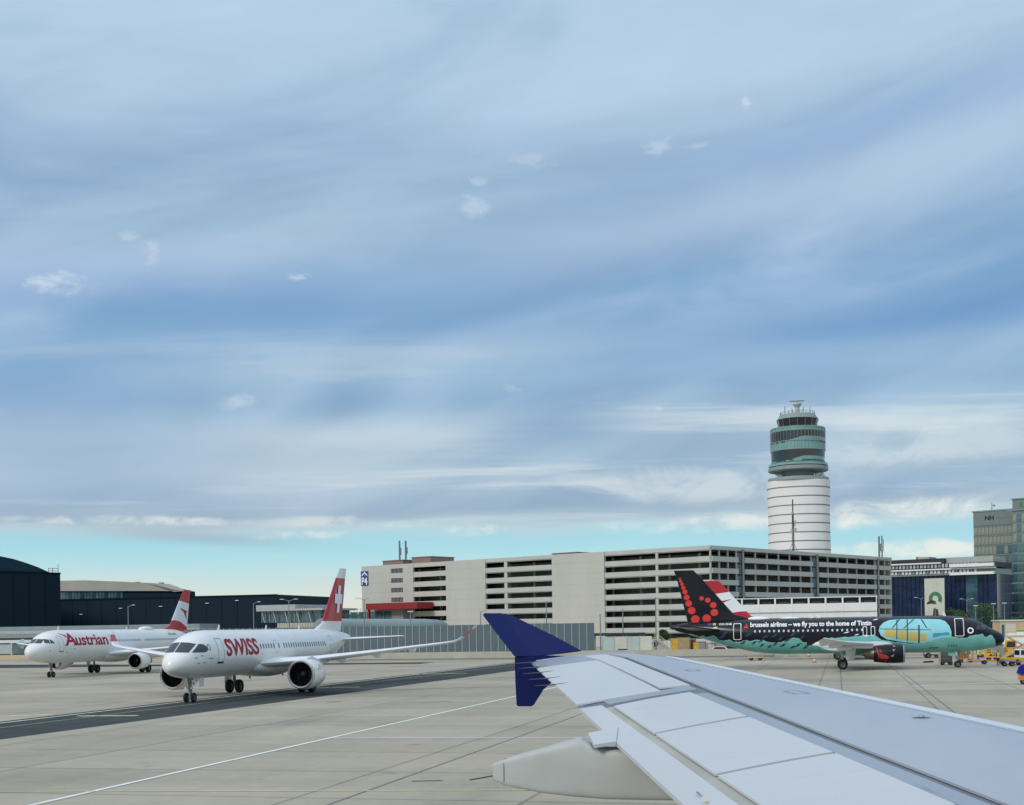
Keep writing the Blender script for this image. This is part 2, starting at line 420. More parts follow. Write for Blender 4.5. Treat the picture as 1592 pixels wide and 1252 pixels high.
class Jet:
    def __init__(s, name_label, nose, yaw, L, tab, zc, mats, side, group=None):
        # local frame: x back from the nose, y to starboard, z up from the ground
        s.root = thing('airliner', name_label, 'airliner', (nose[0], nose[1], 0), yaw+PI, group)
        s.L, s.tab, s.zc, s.m, s.side = L, tab, zc, mats, side     # side: which flank the photo shows (+1 starboard)
        s.fuselage()
    def st(s, x): return hermite(s.tab, x)
    def fuselage(s):
        xs = [0,.02,.05,.1,.2,.35,.5,.75,1,1.25,1.5,1.75,2,2.25,2.5,2.75,3,3.5,4,4.5,5,5.5,6,6.5]
        x = 7.5
        while x < s.L-13.5: xs.append(x); x += 1.5
        xs += [s.L-d for d in (13.2,12,11,10,9,8,7,6,5,4,3,2.2,1.5,1,.4,0)]
        N = 48; b = MB(); rings = []
        for x in xs:
            zt, zb, hw = s.st(x); c = (zt+zb)/2; h = max(.001, (zt-zb)/2)
            rings.append([(x, hw*math.sin(2*PI*k/N), s.zc+c+h*math.cos(2*PI*k/N)) for k in range(N)])
        b.loft(rings)
        s.body = b.build('fuselage', s.m['body'], s.root, smooth=50)
    def skin(s, side, off=.015):
        def f(x, z):
            zt, zb, hw = s.st(x); c = (zt+zb)/2; h = (zt-zb)/2
            q = max(-.999, min(.999, (z-c)/h)); w = math.sqrt(1-q*q)
            n = Vector((0, w*side/hw, q/h)).normalized()
            return Vector((x, side*hw*w, s.zc+z))+n*off
        return f
    def front(s, off=.012):
        def f(y, z):
            lo, hi = .0, 6.5
            for _ in range(40):
                x = (lo+hi)/2; zt, zb, hw = s.st(x); c = (zt+zb)/2; h = max(.001, (zt-zb)/2)
                if (y/max(hw, .001))**2+((z-c)/h)**2 > 1: lo = x
                else: hi = x
            zt, zb, hw = s.st(x); c = (zt+zb)/2; h = (zt-zb)/2
            n = Vector((-.45, y/hw, (z-c)/h)).normalized()
            return Vector((x, y, s.zc+z))+n*off
        return f
    def panes(s, fronts, sides):
        for sg in (-1, 1):
            for pl in fronts: decal([[(p[0]*sg, p[1]) for p in pl]], s.front(), M['dark_glass'], 'cockpit_window', s.body, .12, .12)
            for pl in sides: decal([pl], s.skin(sg, .012), M['dark_glass'], 'cockpit_window', s.body, .15, .12)
    def windows(s, x0, x1, pitch, z, w, h, m, skip=()):
        k = 0; x = x0; base = None
        while x < x1:
            if not any(a <= x <= b for a, b in skip):
                if 6.6 < x < s.L-13.5 and base is not None:
                    o = base.copy(); COL.objects.link(o); o.parent = s.body; o.location.x = x-base_x
                else:
                    o = decal([rrect(x-w/2, x+w/2, z-h/2, z+h/2, min(w, h)*.42, 3)], s.skin(s.side, .012), m, 'cabin_window', s.body, None, .1)
                    if 6.6 < x < s.L-13.5: base, base_x = o, x
            x += pitch
    def door(s, x0, x1, z0, z1, m, w=.05, sill=None):
        o = decal(outline(rrect(x0, x1, z0, z1, .12), w), s.skin(s.side, .014), m, 'cabin_door', s.body, .25, .12)
        if sill: decal([[(x0, z0-.1), (x1, z0-.1), (x1, z0+.04), (x0, z0+.04)]], s.skin(s.side, .02), sill, 'door_sill', o, .25, .1)
        return o
    def text(s, body, x0, x1, z0, z1, m, bold=.0, shear=0, name='lettering', off=.018):
        return decal_bm(text_bm(body, x0, x1, z0, z1, s.side > 0, bold, shear), s.skin(s.side, off), m, name, s.body, .6, .09)
    def fin(s, lex0, tex0, lex1, tex1, z0, z1, m, fillet=2.4, th=.11):
        b = MB(); rings = []
        for k in range(9):
            t = k/8; z = z0+(z1-z0)*t
            le = lex0+(lex1-lex0)*t-fillet*max(0, 1-t*7)**2; te = tex0+(tex1-tex0)*t; c = te-le
            thk = th*(1-.15*t)*(tex0-lex0 if False else c)*(.75 if t < .14 else 1)
            if k == 8: le += .12
            rings.append([(le+c*a, y*thk/.12*1.0, z) for a, y in airfoil(10)])
        b.loft(rings)
        o = b.build('tail_fin', m, s.root, smooth=40); s.finp = (lex0, tex0, lex1, tex1, z0, z1, th); return o
    def finskin(s, side, off=.02):
        lex0, tex0, lex1, tex1, z0, z1, th = s.finp
        def f(x, z):
            t = (z-z0)/(z1-z0); le = lex0+(lex1-lex0)*t; te = tex0+(tex1-tex0)*t; c = te-le
            a = max(0, min(1, (x-le)/c)); y = th/.12*(1-.15*t)*c*.12/.2*(.2969*math.sqrt(a)-.126*a-.3516*a*a+.2843*a**3-.1036*a**4)*1.1
            return Vector((x, side*(y+off), z))
        return f
    def wing(s, sec, m, name='wing', sides=(-1, 1), tw=.0):
        out = []
        for sg in sides:
            b = MB(); rings = []
            for y, x, c, z, t in sec:
                rings.append([(x+a*c, sg*y, z+h*c*t/.12-(a-.5)*c*tw) for a, h in airfoil(12)])
            b.loft(rings); out.append(b.build(name, m, s.root, smooth=40))
        return out
    def engine(s, sg, y, x, z, r, length, cowl, lip, ex=1.9, pylon=None, wing_z=None):
        MX = Matrix.Translation((x, sg*y, z)) @ Matrix.Rotation(PI/2, 4, 'Y')
        b = MB(); Lc = length
        b.lathe([(r*.80, .06), (r*.86, .0), (r*.92, .06), (r*.97, .25), (r, Lc*.35), (r*.985, Lc*.6), (r*.9, Lc*.88), (r*.84, Lc), (r*.78, Lc-.02), (r*.7, Lc*.8)], 40, MX)
        e = b.build('engine', cowl, s.root, smooth=45)
        b = MB(); b.lathe([(r*.78, .3), (r*.795, .1), (r*.825, .01), (r*.86, -.012), (r*.9, .03), (r*.935, .1), (r*.952, .17)], 40, MX); b.build('intake_lip', lip, e, smooth=60, recalc=False)
        b = MB(); b.lathe([(r*.78, .28), (r*.8, .5), (r*.8, .95), (.02, .95)], 40, MX); b.build('intake_duct', M['fan'], e, smooth=60)
        b = MB()
        for k in range(18):
            a0 = 2*PI*k/18; c0 = MX
            pts = [(r*.2, a0, .72), (r*.79, a0+.1, .70), (r*.79, a0+.28, .86), (r*.2, a0+.3, .86)]
            b.poly([c0 @ Vector((q*math.cos(a), q*math.sin(a), h)) for q, a, h in pts])
        b.build('fan', M['fan'], e)
        b = MB(); b.lathe([(.01, .42), (r*.1, .5), (r*.2, .72), (r*.21, .9)], 20, MX); b.build('spinner', M['dark'], e, smooth=60)
        b = MB(); b.lathe([(r*.66, Lc-.3), (r*.6, Lc+.25), (r*.45, Lc+ex*.55), (r*.42, Lc+ex*.57), (r*.3, Lc+ex*.4)], 32, MX)
        b.lathe([(r*.3, Lc+ex*.3), (r*.26, Lc+ex*.6), (r*.02, Lc+ex)], 24, MX); b.build('exhaust', M['exhaust'], e, smooth=40)
        zt = wing_z
        b = MB(); rings = []
        for xx, zl, zu, w in ((x+.35*Lc, z+r*.9, z+r*.98, .1), (x+.7*Lc, z+r*.8, z+r*1.18, .2), (x+Lc+.4, z+r*.55, zt+.05, .22), (x+Lc+2.0, z+r*.6, zt+.02, .2), (x+Lc+3.4, zt-.25, zt-.05, .06)):
            rings.append([(xx, sg*y-w, zl), (xx, sg*y+w, zl), (xx, sg*y+w, zu), (xx, sg*y-w, zu)])
        b.loft(rings); b.build('pylon', pylon or s.m['wing'], s.root, smooth=30)
        return e
    def wheel(s, parent, x, y, r, w):
        b = MB(); MX = Matrix.Translation((x, y, r)) @ Matrix.Rotation(PI/2, 4, 'X')
        b.lathe([(r*.55, -w/2), (r*.85, -w/2), (r*.97, -w*.36), (r, -w*.15), (r, w*.15), (r*.97, w*.36), (r*.85, w/2), (r*.55, w/2)], 24, MX)
        o = b.build('wheel', M['tyre'], parent, smooth=35)
        b = MB(); b.lathe([(.01, -w*.42), (r*.2, -w*.42), (r*.3, -w*.3), (r*.56, -w*.4), (r*.56, w*.4), (r*.3, w*.3), (r*.2, w*.42), (.01, w*.42)], 20, MX); b.build('rim', M['rim'], o, smooth=40)
    def gear(s, x, y, r, w, dy, ztop, door=None, name='main_gear', lean=0.0):
        b = MB(); b.tube([(x, y, r), (x, y, r+.55)], .085, 10); b.tube([(x, y, r+.5), (x+lean, y, ztop)], .14, 10)
        b.tube([(x, y-dy, r), (x, y+dy, r)], .08, 10)
        b.bar((x, y, r+.55), (x+.55, y, ztop), .08); b.bar((x+.13, y, r+.15), (x+.32, y, r+.5), .06); b.bar((x+.32, y, r+.5), (x+.12, y, r+.85), .06)
        o = b.build(name, M['strut'], s.root, smooth=40)
        for q in (-1, 1): s.wheel(o, x, y+q*dy, r, w)
        return o
    def plate(s, pts, y, th, m, name, parent):
        b = MB(); b.prism(pts, y-th/2, y+th/2, 'y'); return b.build(name, m, parent)
    def fairing(s, x0, x1, z0, hw, hh, m):
        b = MB(); rings = []
        for k in range(15):
            t = k/14; x = x0+(x1-x0)*t; q = math.sin(PI*min(1, max(0, t)))**.45 if 0 < t < 1 else .02
            rings.append([(x, hw*q*math.copysign(abs(math.sin(a))**.75, math.sin(a)), z0+hh*(.35+.65*q)*math.copysign(abs(math.cos(a))**.8, math.cos(a))*q) for a in [2*PI*j/28 for j in range(28)]])
        b.loft(rings); return b.build('belly_fairing', m, s.root, smooth=60)
    def flap_track(s, parent, sg, y, x, z, l, m, r=.17):
        b = MB(); rings = []
        for t, q, dz in ((0,.05,.1),(.12,.6,.05),(.35,1,-.02),(.6,.95,-.05),(.85,.6,-.02),(1,.08,.06)):
            rings.append([(x+l*t, sg*y+r*q*math.sin(a)*.7, z+dz+r*1.25*q*math.cos(a)) for a in [2*PI*j/12 for j in range(12)]])
        b.loft(rings); b.build('flap_fairing', m, parent, smooth=50)
    def blade(s, x, zs, h, m, y=0, c=.35, name='antenna'):
        b = MB(); z0 = s.zc+zs
        b.hexa([(x,y-.02,z0-.1),(x+c,y-.02,z0-.1),(x+c,y+.02,z0-.1),(x,y+.02,z0-.1),(x+c*.6,y-.012,z0+h),(x+c*1.2,y-.012,z0+h),(x+c*1.2,y+.012,z0+h),(x+c*.6,y+.012,z0+h)])
        b.build(name, m, s.root)
    def dome(s, x, zs, l, w, h, m):
        b = MB(); b.sphere((x, 0, s.zc+zs), 1, 20, l/2, w/2, h); b.build('antenna_dome', m, s.root, smooth=60)

# body paints that change along the hull (edge curves fitted in object space)
def banded(name, base_c, other_c, expr, rough=.32, coat=.2, third=None):
    m, t, b = newmat(name); x, y, z = t.xyz(t.obj())
    f = expr(t, x, y, z)
    c = t.mix(f, lin(base_c), lin(other_c))
    if third: c = t.mix(third[0](t, x, y, z), c, lin(third[1]))
    nz = t.noise(t.obj(), .8, 5, .6)
    c2 = t.mix(1.0, c, t.mix(t.sm(nz, .3, .7), (.94, .94, .94), (1, 1, 1)), 'MULTIPLY')
    t.put(b.inputs['Base Color'], c2); b.inputs['Roughness'].default_value = rough
    b.inputs['Coat Weight'].default_value = coat; b.inputs['Coat Roughness'].default_value = .1
    return m
step = lambda t, v: t.sm(v, -.012, .012)

# ---- white jet with the red cross-marked fin (nearest)
SWZ = 3.62
sw_fin = banded('fin_cross_red', (232, 231, 227), (178, 8, 28), lambda t, x, y, z: t.m('MULTIPLY', step(t, t.m('SUBTRACT', z, 6.2)), step(t, t.m('SUBTRACT', 10.5, z))))
sw = Jet('white jet on the dark taxiway with a white cross on its red tail fin', (-25.19, 97.1), R(257.12), 38.7, a220_tab(38.7), SWZ, dict(body=M['white'], wing=M['white_wing']), -1)
sw.panes([[(.035, .24), (.93, .2), (1.03, .83), (.6, .93), (.035, .97)]], [])
for sg in (-1, 1):
    decal([[(1.52, .19), (2.02, .5), (2.56, .82), (2.95, .8), (3.22, .64), (3.3, .46), (3.2, .3), (2.9, .19)]], sw.skin(sg, .012), M['dark_glass'], 'cockpit_window', sw.body, .15, .1)
sw.door(4.75, 5.75, -.62, 1.22, M['door_line'], .045, M['dark'])
sw.text('SWISS', 6.15, 12.3, -.2, 1.16, M['logo_red'], .028)
sw.windows(12.75, 27.6, .545, .47, .25, .42, M['cabin_glass'], [(15.6, 16.3), (16.9, 17.3)])
sw.door(15.65, 16.3, -.1, .95, M['door_line'], .025)
sw.door(28.9, 29.7, -.45, 1.2, M['door_line'], .035)
f_ = sw.fin(30.4, 36.2, 36.0, 38.0, SWZ+1.62, 11.5, sw_fin, 2.0)
for sg in (-1, 1):
    decal([[(34.1+.5, 7.1), (35.45+.5, 7.1), (36.0+.42, 9.8), (35.3+.1, 9.8)][:0] or [(34.45, 7.05), (35.35, 7.05), (36.1, 9.75), (35.3, 9.75)], [(33.95, 7.95), (34.72, 7.95), (35.0, 8.9), (34.3, 8.9)], [(35.6, 7.95), (36.35, 7.95), (36.62, 8.9), (35.88, 8.9)]], sw.finskin(sg), M['pale'], 'tail_cross', f_, .25, .3)
sec = [(.6, 12.6, 7.2, SWZ-1.12, .13), (1.73, 13.2, 6.2, SWZ-1.05, .13), (5.6, 15.1, 3.95, SWZ-.72, .14), (10.5, 17.55, 2.85, SWZ-.16, .13), (15.3, 19.95, 1.85, SWZ+.44, .11), (15.9, 20.25, 1.65, SWZ+.54, .11)]
for w, sg in zip(sw.wing(sec, M['white_wing'], tw=.03), (-1, 1)):
    b = MB(); rings = []
    for y, x, c, z, n in ((15.88, 20.26, 1.62, SWZ+.54, (0, 1)), (16.3, 20.6, 1.35, SWZ+.72, (-.4, .9)), (16.75, 21.15, 1.1, SWZ+1.1, (-.7, .7)), (17.15, 21.8, .85, SWZ+1.52, (-.7, .7)), (17.5, 22.5, .5, SWZ+1.95, (-.7, .7))):
        rings.append([(x+a*c, sg*(y+h*c*n[0]), z+h*c*n[1]) for a, h in airfoil(8, .09)])
    b.loft(rings); wl_ = b.build('winglet', banded('winglet_red', (226, 229, 230), (176, 12, 34), lambda t, x, y, z: t.m('MULTIPLY', step(t, t.m('SUBTRACT', z, SWZ+.98)), step(t, t.m('SUBTRACT', SWZ+1.62, z)))), w, smooth=40)
    for y, x, z, l in ((6.6, 17.0, SWZ-.85, 3.4), (9.4, 18.2, SWZ-.5, 2.9), (12.2, 19.6, SWZ-.12, 2.4)): sw.flap_track(w, sg, y, x, z, l, M['white_wing'])
    b = MB()      # slat gap and outboard slat edge
    b.bar((17.6, sg*10.3, SWZ-.18), (17.75, sg*10.3, SWZ-.02), .05); b.build('slat_joint', M['seam'], w)
    b = MB(); b.hexa([(19.0, sg*2.2, SWZ-1.02), (20.0, sg*2.2, SWZ-1.1), (19.25, sg*5.6, SWZ-.76), (18.6, sg*5.6, SWZ-.7), (19.0, sg*2.2, SWZ-.9), (20.0, sg*2.2, SWZ-1.02), (19.25, sg*5.6, SWZ-.68), (18.6, sg*5.6, SWZ-.6)]); b.build('flap', M['white_wing'], w)
    e = sw.engine(sg, 5.65, 11.4, 1.78, 1.24, 3.0, M['white'], M['metal'], 1.7, wing_z=SWZ-.75)
    b = MB(); b.box(12.1, 13.2, sg*(5.65-sg*1.2)-.03, sg*(5.65-sg*1.2)+.03, 2.25, 2.6); b.build('strake', M['white'], e)
st_ = [(1.0, 33.9, 3.3, SWZ+.78, .11), (6.1, 37.0, 1.35, SWZ+1.02, .1)]
sw.wing([(.3, 33.4, 3.7, SWZ+.74, .11)]+st_, M['white_wing'], 'tailplane')
sw.fairing(11.2, 22.5, SWZ-1.15, 2.05, 1.02, M['white'])
g = sw.gear(3.3, 0, .38, .22, .3, SWZ-1.6, name='nose_gear', lean=-.2)
sw.plate([(3.9, SWZ-2.45), (4.6, SWZ-2.45), (4.6, SWZ-1.7), (3.9, SWZ-1.7)], -.5, .04, M['white'], 'gear_door', g)
sw.plate([(3.9, SWZ-2.45), (4.6, SWZ-2.45), (4.6, SWZ-1.7), (3.9, SWZ-1.7)], .5, .04, M['white'], 'gear_door', g)
b = MB(); b.box(3.0, 3.1, -.62, -.32, 1.3, 1.72); b.build('number_plate', M['pale'], g)
decal([[(-.4, 1.4), (-.54, 1.4), (-.47, 1.62)]], lambda a, c: Vector((2.985, a, c)), M['dark'], 'plate_mark', g)
b = MB(); b.tube([(3.2, -.25, 1.12), (3.05, -.25, 1.12)], .09, 10); b.tube([(3.2, .25, 1.12), (3.05, .25, 1.12)], .09, 10); b.build('taxi_light', M['lampw'], g, smooth=40)
for sg in (-1, 1):
    g = sw.gear(18.5, sg*3.37, .58, .44, .45, SWZ-1.0)
    sw.plate([(17.8, .85), (19.2, .85), (19.3, SWZ-1.3), (17.9, SWZ-1.3)], sg*3.95, .05, M['white'], 'gear_door', g)
sw.blade(8.2, 1.85, .4, M['white']); sw.blade(17.5, 1.85, .38, M['white']); sw.blade(25, 1.85, .36, M['white'])
sw.blade(14, -1.95, -.3, M['dark']); sw.blade(21, -1.95, -.3, M['dark'])
for x, z in ((1.9, -.65), (1.6, -.25), (2.3, -.1), (2.6, -.62)):
    decal([rrect(x, x+.28, z, z+.07, .03)], sw.skin(-1, .016), M['seam'], 'air_probe', sw.body, .1, .05)
decal(outline(disc(3.5, .55, .2, .24), .05), sw.skin(-1, .016), M['seam'], 'service_panel', sw.body, .2, .1)
decal([rrect(3.3, 3.9, -.32, -.25, .03)], sw.skin(-1, .016), M['seam'], 'air_probe', sw.body, .2, .05)

# ---- long white jet with red lettering
def austrian_fin(L):
    return banded('fin_banded_red', (224, 226, 226), (176, 10, 32), lambda t, x, y, z: t.m('MAXIMUM', step(t, t.m('SUBTRACT', t.m('ADD', z, t.m('MULTIPLY', t.m('SUBTRACT', x, L-2.0), .14)), 9.75)), step(t, t.m('SUBTRACT', 7.15, t.m('ADD', z, t.m('MULTIPLY', t.m('POWER', t.m('MAXIMUM', t.m('SUBTRACT', x, L-6.2), 0.0), 1.6), .11))))))
def austrian_body(L):
    return banded('hull_white_red_tail', (232, 231, 227), (176, 12, 34), lambda t, x, y, z: step(t, t.m('SUBTRACT', t.m('ADD', t.m('SUBTRACT', x, L-8.0), t.m('MULTIPLY', t.m('SUBTRACT', z, 5.75), 3.4)), 1.2)))
def arrow_mark(j, L, par):
    for sg in (-1, 1):
        decal([[(L-4.75, 9.0), (L-1.9, 8.5), (L-2.5, 8.22), (L-3.5, 8.5)], [(L-3.5, 8.52), (L-2.5, 8.24), (L-2.2, 7.2), (L-2.9, 8.0)]], j.finskin(sg), M['logo_red'], 'tail_arrow', par, .3, .3)
A320Z = 3.8
def a320_wings(j, x0, m, tipm, fence=True, tipdz=0.0):
    z = A320Z+tipdz
    sec = [(.6, x0-.7, 7.3, A320Z-1.3, .14), (1.975, x0, 6.1, A320Z-1.18, .135), (6.4, x0+2.25, 3.85, z-.72+.5*(A320Z-z), .12), (11.5, x0+4.85, 2.75, z-.2, .11), (16.5, x0+7.4, 1.6, z+.33, .105)]
    for w, sg in zip(j.wing(sec, m, tw=.03), (-1, 1)):
        b = MB(); y = sg*16.55; q = z+.36
        if fence: b.prism([(x0+7.3, q), (x0+8.2, q+.5), (x0+9.0, q+.62), (x0+9.15, q+.58), (x0+9.1, q), (x0+8.95, q-.75), (x0+8.6, q-.75)], y-.035, y+.035, 'y'); b.build('wingtip_fence', tipm, w, bevel=.01)
        else:
            rings = []
            for yy, x, c, zz in ((16.45, x0+7.4, 1.6, z+.33), (16.85, x0+7.8, 1.35, z+.6), (17.1, x0+8.35, 1.05, z+1.2), (17.3, x0+9.1, .6, z+2.4)):
                rings.append([(x+a*c, sg*(yy-h*c*.7), zz+h*c*.3) for a, h in airfoil(8, .09)])
            b.loft(rings); b.build('sharklet', tipm, w, smooth=40)
        for yy, xx, zz, l in ((6.5, x0+4.2, z-.95, 3.2), (9.3, x0+5.2, z-.6, 2.9), (12.2, x0+6.4, z-.3, 2.5)): j.flap_track(w, sg, yy, xx, zz, l, m, .2)
def a320_common(j, L, x0, body, wm, cowl, lip, gear0=5.07, gear1=17.7, er=1.06, ex=2.2, el=2.75, tipm=None, ez=1.72, fence=True, lip_x=None, tipdz=0.0):
    z = A320Z
    j.panes([[(.04, .5), (.78, .46), (.76, .93), (.05, 1.02)]], [[(2.0, .5), (2.62, .44), (2.72, .92), (2.3, .98)], [(2.7, .44), (3.3, .46), (2.98, .9), (2.8, .92)]])
    a320_wings(j, x0, wm, tipm or wm, fence, tipdz)
    for sg in (-1, 1):
        j.engine(sg, 5.75, lip_x or x0-.85, ez, er, el, cowl, lip, ex, wing_z=z-.82)
        g = j.gear(gear1, sg*3.8, .58, .42, .46, z-1.05)
        j.plate([(gear1-1.25, 1.1), (gear1-.42, 1.05), (gear1-.3, z-1.2), (gear1-1.55, z-1.2)], sg*4.15, .05, wm, 'gear_door', g)
    g = j.gear(gear0, 0, .38, .22, .28, z-1.8, name='nose_gear', lean=-.25)
    for q in (-.45, .45): j.plate([(gear0+.3, z-2.55), (gear0+1.0, z-2.45), (gear0+1.1, z-1.95), (gear0+.2, z-1.95)], q, .04, body, 'gear_door', g)
    j.fairing(x0-1.6, x0+9.0, z-1.35, 2.25, .95, body)
    j.wing([(.3, L-6.7, 4.1, z+.72, .1), (1.2, L-6.2, 3.6, z+.78, .1), (6.2, L-3.2, 1.5, z+1.28, .1)], wm, 'tailplane')
AL = 44.51
aum = dict(body=austrian_body(AL), wing=M['white_wing'])
au = Jet('long white jet at far left with red word on its side, taxiing behind another', (-58.17, 159.0), R(257.81), AL, a320_tab(AL), A320Z, aum, -1)
a320_common(au, AL, 16.2, M['white'], M['white_wing'], M['white'], M['metal'], 5.07, 21.97, 1.08, ez=1.7, tipm=M['white_wing'])
f_ = au.fin(AL-8.2, AL-2.1, AL-2.97, AL-.67, A320Z+1.88, 11.76, austrian_fin(AL)); arrow_mark(au, AL, f_)
au.text('A', 5.2, 7.9, .12, 1.66, M['logo_red'], .022, .1); au.text('ustrian', 7.75, 15.6, .12, 1.45, M['logo_red'], .022)
# serif strokes under the stems, as the painted word has
for x in (5.35, 7.25, 9.3, 11.3, 12.4, 13.2, 14.55, 15.35):
    decal([[(x-.22, .13), (x+.3, .13), (x+.3, .24), (x-.22, .24)]], au.skin(-1, .017), M['logo_red'], 'letter_serif', au.body, .5, .1)
decal([[(4.75, 1.68), (5.9, 1.45), (6.25, .9), (5.6, 1.35)]], au.skin(-1, .017), M['logo_red'], 'letter_swash', au.body, .3, .1)
au.windows(16.3, 37.5, .56, .6, .22, .34, M['cabin_glass'], [(24.5, 25.4)])
au.door(4.0, 4.9, -.55, 1.35, M['door_line'], .04, M['greyp']); au.door(16.2, 17.0, -.5, 1.3, M['door_line'], .025); au.door(37.9, 38.7, -.35, 1.3, M['door_line'], .03)
au.text('OE-LBC', 33.4, 36.0, 1.2, 1.5, M['dark'], .01)
au.blade(6.6, 2.07, .5, M['white']); au.blade(23.8, 2.07, .35, M['white']); au.dome(29.5, 2.07, 3.6, 1.4, .42, M['white'])
for x, z in ((2.2, -.5), (5.6, -.75), (7.2, -.35)): decal([rrect(x, x+.3, z, z+.08, .03)], au.skin(-1, .016), M['seam'], 'air_probe', au.body, .2, .05)
# ---- white jet hidden behind the black one, only its fin and roof show
hid = Jet('white jet hidden behind the black one, red and white fin showing', (64.5, 188.6), R(-13.9), 37.57, a320_tab(37.57), A320Z, dict(body=M['white'], wing=M['white_wing']), 1)
a320_common(hid, 37.57, 11.9, M['white'], M['white_wing'], M['white'], M['metal'])
f_ = hid.fin(37.57-8.2, 37.57-2.1, 34.6, 36.9, A320Z+1.88, 11.76, austrian_fin(37.57)); arrow_mark(hid, 37.57, f_)
hid.dome(24.5, 2.07, 3.0, 1.4, .4, M['white']); hid.blade(21, 2.07, .5, M['white']); hid.blade(20, 2.07, .5, M['white'])

# ---- black and teal jet
BL = 37.57; BN = (55.27, 148.7); BYAW = -13.89
_c, _s = math.cos(R(BYAW)), math.sin(R(BYAW))
def BX(u, off=1.975):
    k = (u-796)/FPX; ox, oy = BN[0]+_s*off, BN[1]-_c*off
    return (ox-oy*k)/(_c-_s*k*1.0) if False else (ox-oy*k)/(_c+(-_s)*k)
def BZ(u, v, off=1.9):
    x = BX(u, off); d = BN[1]-_c*off-_s*x
    r = ray(u, v); return EYE+r.z*d-A320Z
wave = [(1040,978),(1044,979),(1050,982),(1057,987),(1062,987.5),(1070,986),(1078,987.5),(1085,989.5),(1092,988),(1098,991.5),(1103,990),(1106,988),(1112,990),(1117,996),(1124,996.5),(1133,995),(1140,998),(1148,998.5),(1156,996),(1168,996.5),(1176,995),(1186,995.5),(1194,998.5),(1203,999.5),(1212,999),(1221,996),(1229,992.5),(1236,991.5),(1242,992.5),(1246,997),(1250,999.5),(1256,998),(1262,993),(1268,992),(1300,992),(1330,990),(1348,987.5),(1362,989),(1370,995),(1390,998.5),(1427,1001.5),(1440,1000),(1452,995),(1464,991.5),(1479,990),(1500,992.5),(1505,991),(1510,988.5),(1518,987),(1524,987),(1527.5,985.5),(1529,986),(1529.5,989),(1533,990.5),(1537,988.5),(1540,987),(1543,988),(1544.5,991),(1547,993),(1549,997),(1549.8,1004)]
bm_, bt, bb = newmat('hull_black_teal')
_x, _y, _z = bt.xyz(bt.obj())
cv = bt.n('ShaderNodeFloatCurve'); cm = cv.mapping.curves[0]
pts = sorted((BX(u)/BL, (BZ(u, v)+2.1)/4.2) for u, v in wave)
pts = [(max(0, min(1, a)), max(0, min(1, b_))) for a, b_ in pts]
while len(cm.points) < len(pts): cm.points.new(.5, .5)
for cp, (a, b_) in zip(cm.points, pts): cp.location = (a, b_); cp.handle_type = 'VECTOR'
cv.mapping.update()
bt.put(cv.inputs['Value'], bt.m('DIVIDE', _x, BL))
thr = bt.m('ADD', bt.m('MULTIPLY', cv.outputs[0], 4.2), A320Z-2.1)
fz = bt.m('SUBTRACT', bt.m('ADD', thr, bt.m('MULTIPLY', bt.m('SUBTRACT', bt.noise(bt.obj(), 2.6, 4), .5), .36)), _z)
below = bt.sm(fz, -.012, .012)
foam = bt.m('MULTIPLY', below, bt.m('SUBTRACT', 1.0, bt.sm(fz, .05, .1)))
tl = bt.mix(bt.sm(bt.noise(bt.obj(), .5, 4), .3, .7), lin((100, 168, 160)), lin((116, 184, 176)))
cc = bt.mix(below, lin((6, 7, 18)), tl); cc = bt.mix(bt.m('MULTIPLY', foam, .55), cc, lin((170, 216, 212)))
bt.put(bb.inputs['Base Color'], cc); bb.inputs['Roughness'].default_value = .26; bb.inputs['Coat Weight'].default_value = .1; bb.inputs['Specular IOR Level'].default_value = .35; bb.inputs['Coat Roughness'].default_value = .1
br = Jet('black and teal painted jet with red dots on its black fin', BN, R(BYAW), BL, a320_tab(BL), A320Z, dict(body=bm_, wing=M['white_wing']), 1)
a320_common(br, BL, 12.3, M['teal'], M['white_wing'], M['black'], M['metal'], 5.07, 17.7, 1.06, ez=1.78, tipm=M['black'], lip_x=11.07, tipdz=-.45, el=3.3, ex=1.7)
for o_ in br.root.children:
    if o_.name.startswith('tailplane'): o_.data.materials[0] = M['black']
f_ = br.fin(BL-8.2, BL-2.1, 34.6, 36.9, A320Z+1.88, 11.76, M['black'])
fz_ = lambda u, v: (BX(u, 0.25), EYE+ray(u, v).z*(BN[1]-_s*BX(u, 0.25)))
for u, v, r in ((1058, 900, .18), (1059, 904, .26), (1061, 908.5, .3), (1063, 914, .36), (1065.5, 920.5, .44), (1068, 929, .5), (1071, 938.5, .58), (1075.5, 949.5, .66), (1081, 963, .74), (1091.5, 930.5, .38), (1101, 933.5, .46), (1109.5, 941, .54), (1111, 952.5, .64), (1099, 961.5, .72)):
    x, z = fz_(u, v)
    for sg in (-1, 1): decal([disc(x, z, r*.7, r*.65)], br.finskin(sg), M['dot_red'], 'tail_dot', f_, .35, .4)
def bpl(pl, m, name, off=.016, gx=.4, gz=.12, par=None):
    return decal([[(BX(u), BZ(u, v)) for u, v in pl]], br.skin(1, off), m, name, par or br.body, gx, gz)
br.text('brussels airlines – we fly you to the home of Tintin', BX(1355), BX(1166), BZ(1260, 976.2), BZ(1260, 966.4), M['pale'], .03)
tri = [(1155, 977), (1163, 977), (1160.5, 969.5)]
decal(outline([(BX(u), BZ(u, v)) for u, v in tri], .2), br.skin(1, .018), M['dot_red'], 'logo_mark', br.body, .4, .12)
br.text('OO-SNB', BX(1137), BX(1117), BZ(1127, 972.3), BZ(1127, 969.2), M['pale'], .02)
bpl([(1099, 969.5), (1105, 969.3), (1105, 973), (1099, 973.2)], M['sign_blue'], 'flag_mark'); bpl([(1107, 969.2), (1112, 969.1), (1112, 972.6), (1107, 972.8)], M['panel_yellow'], 'flag_mark')
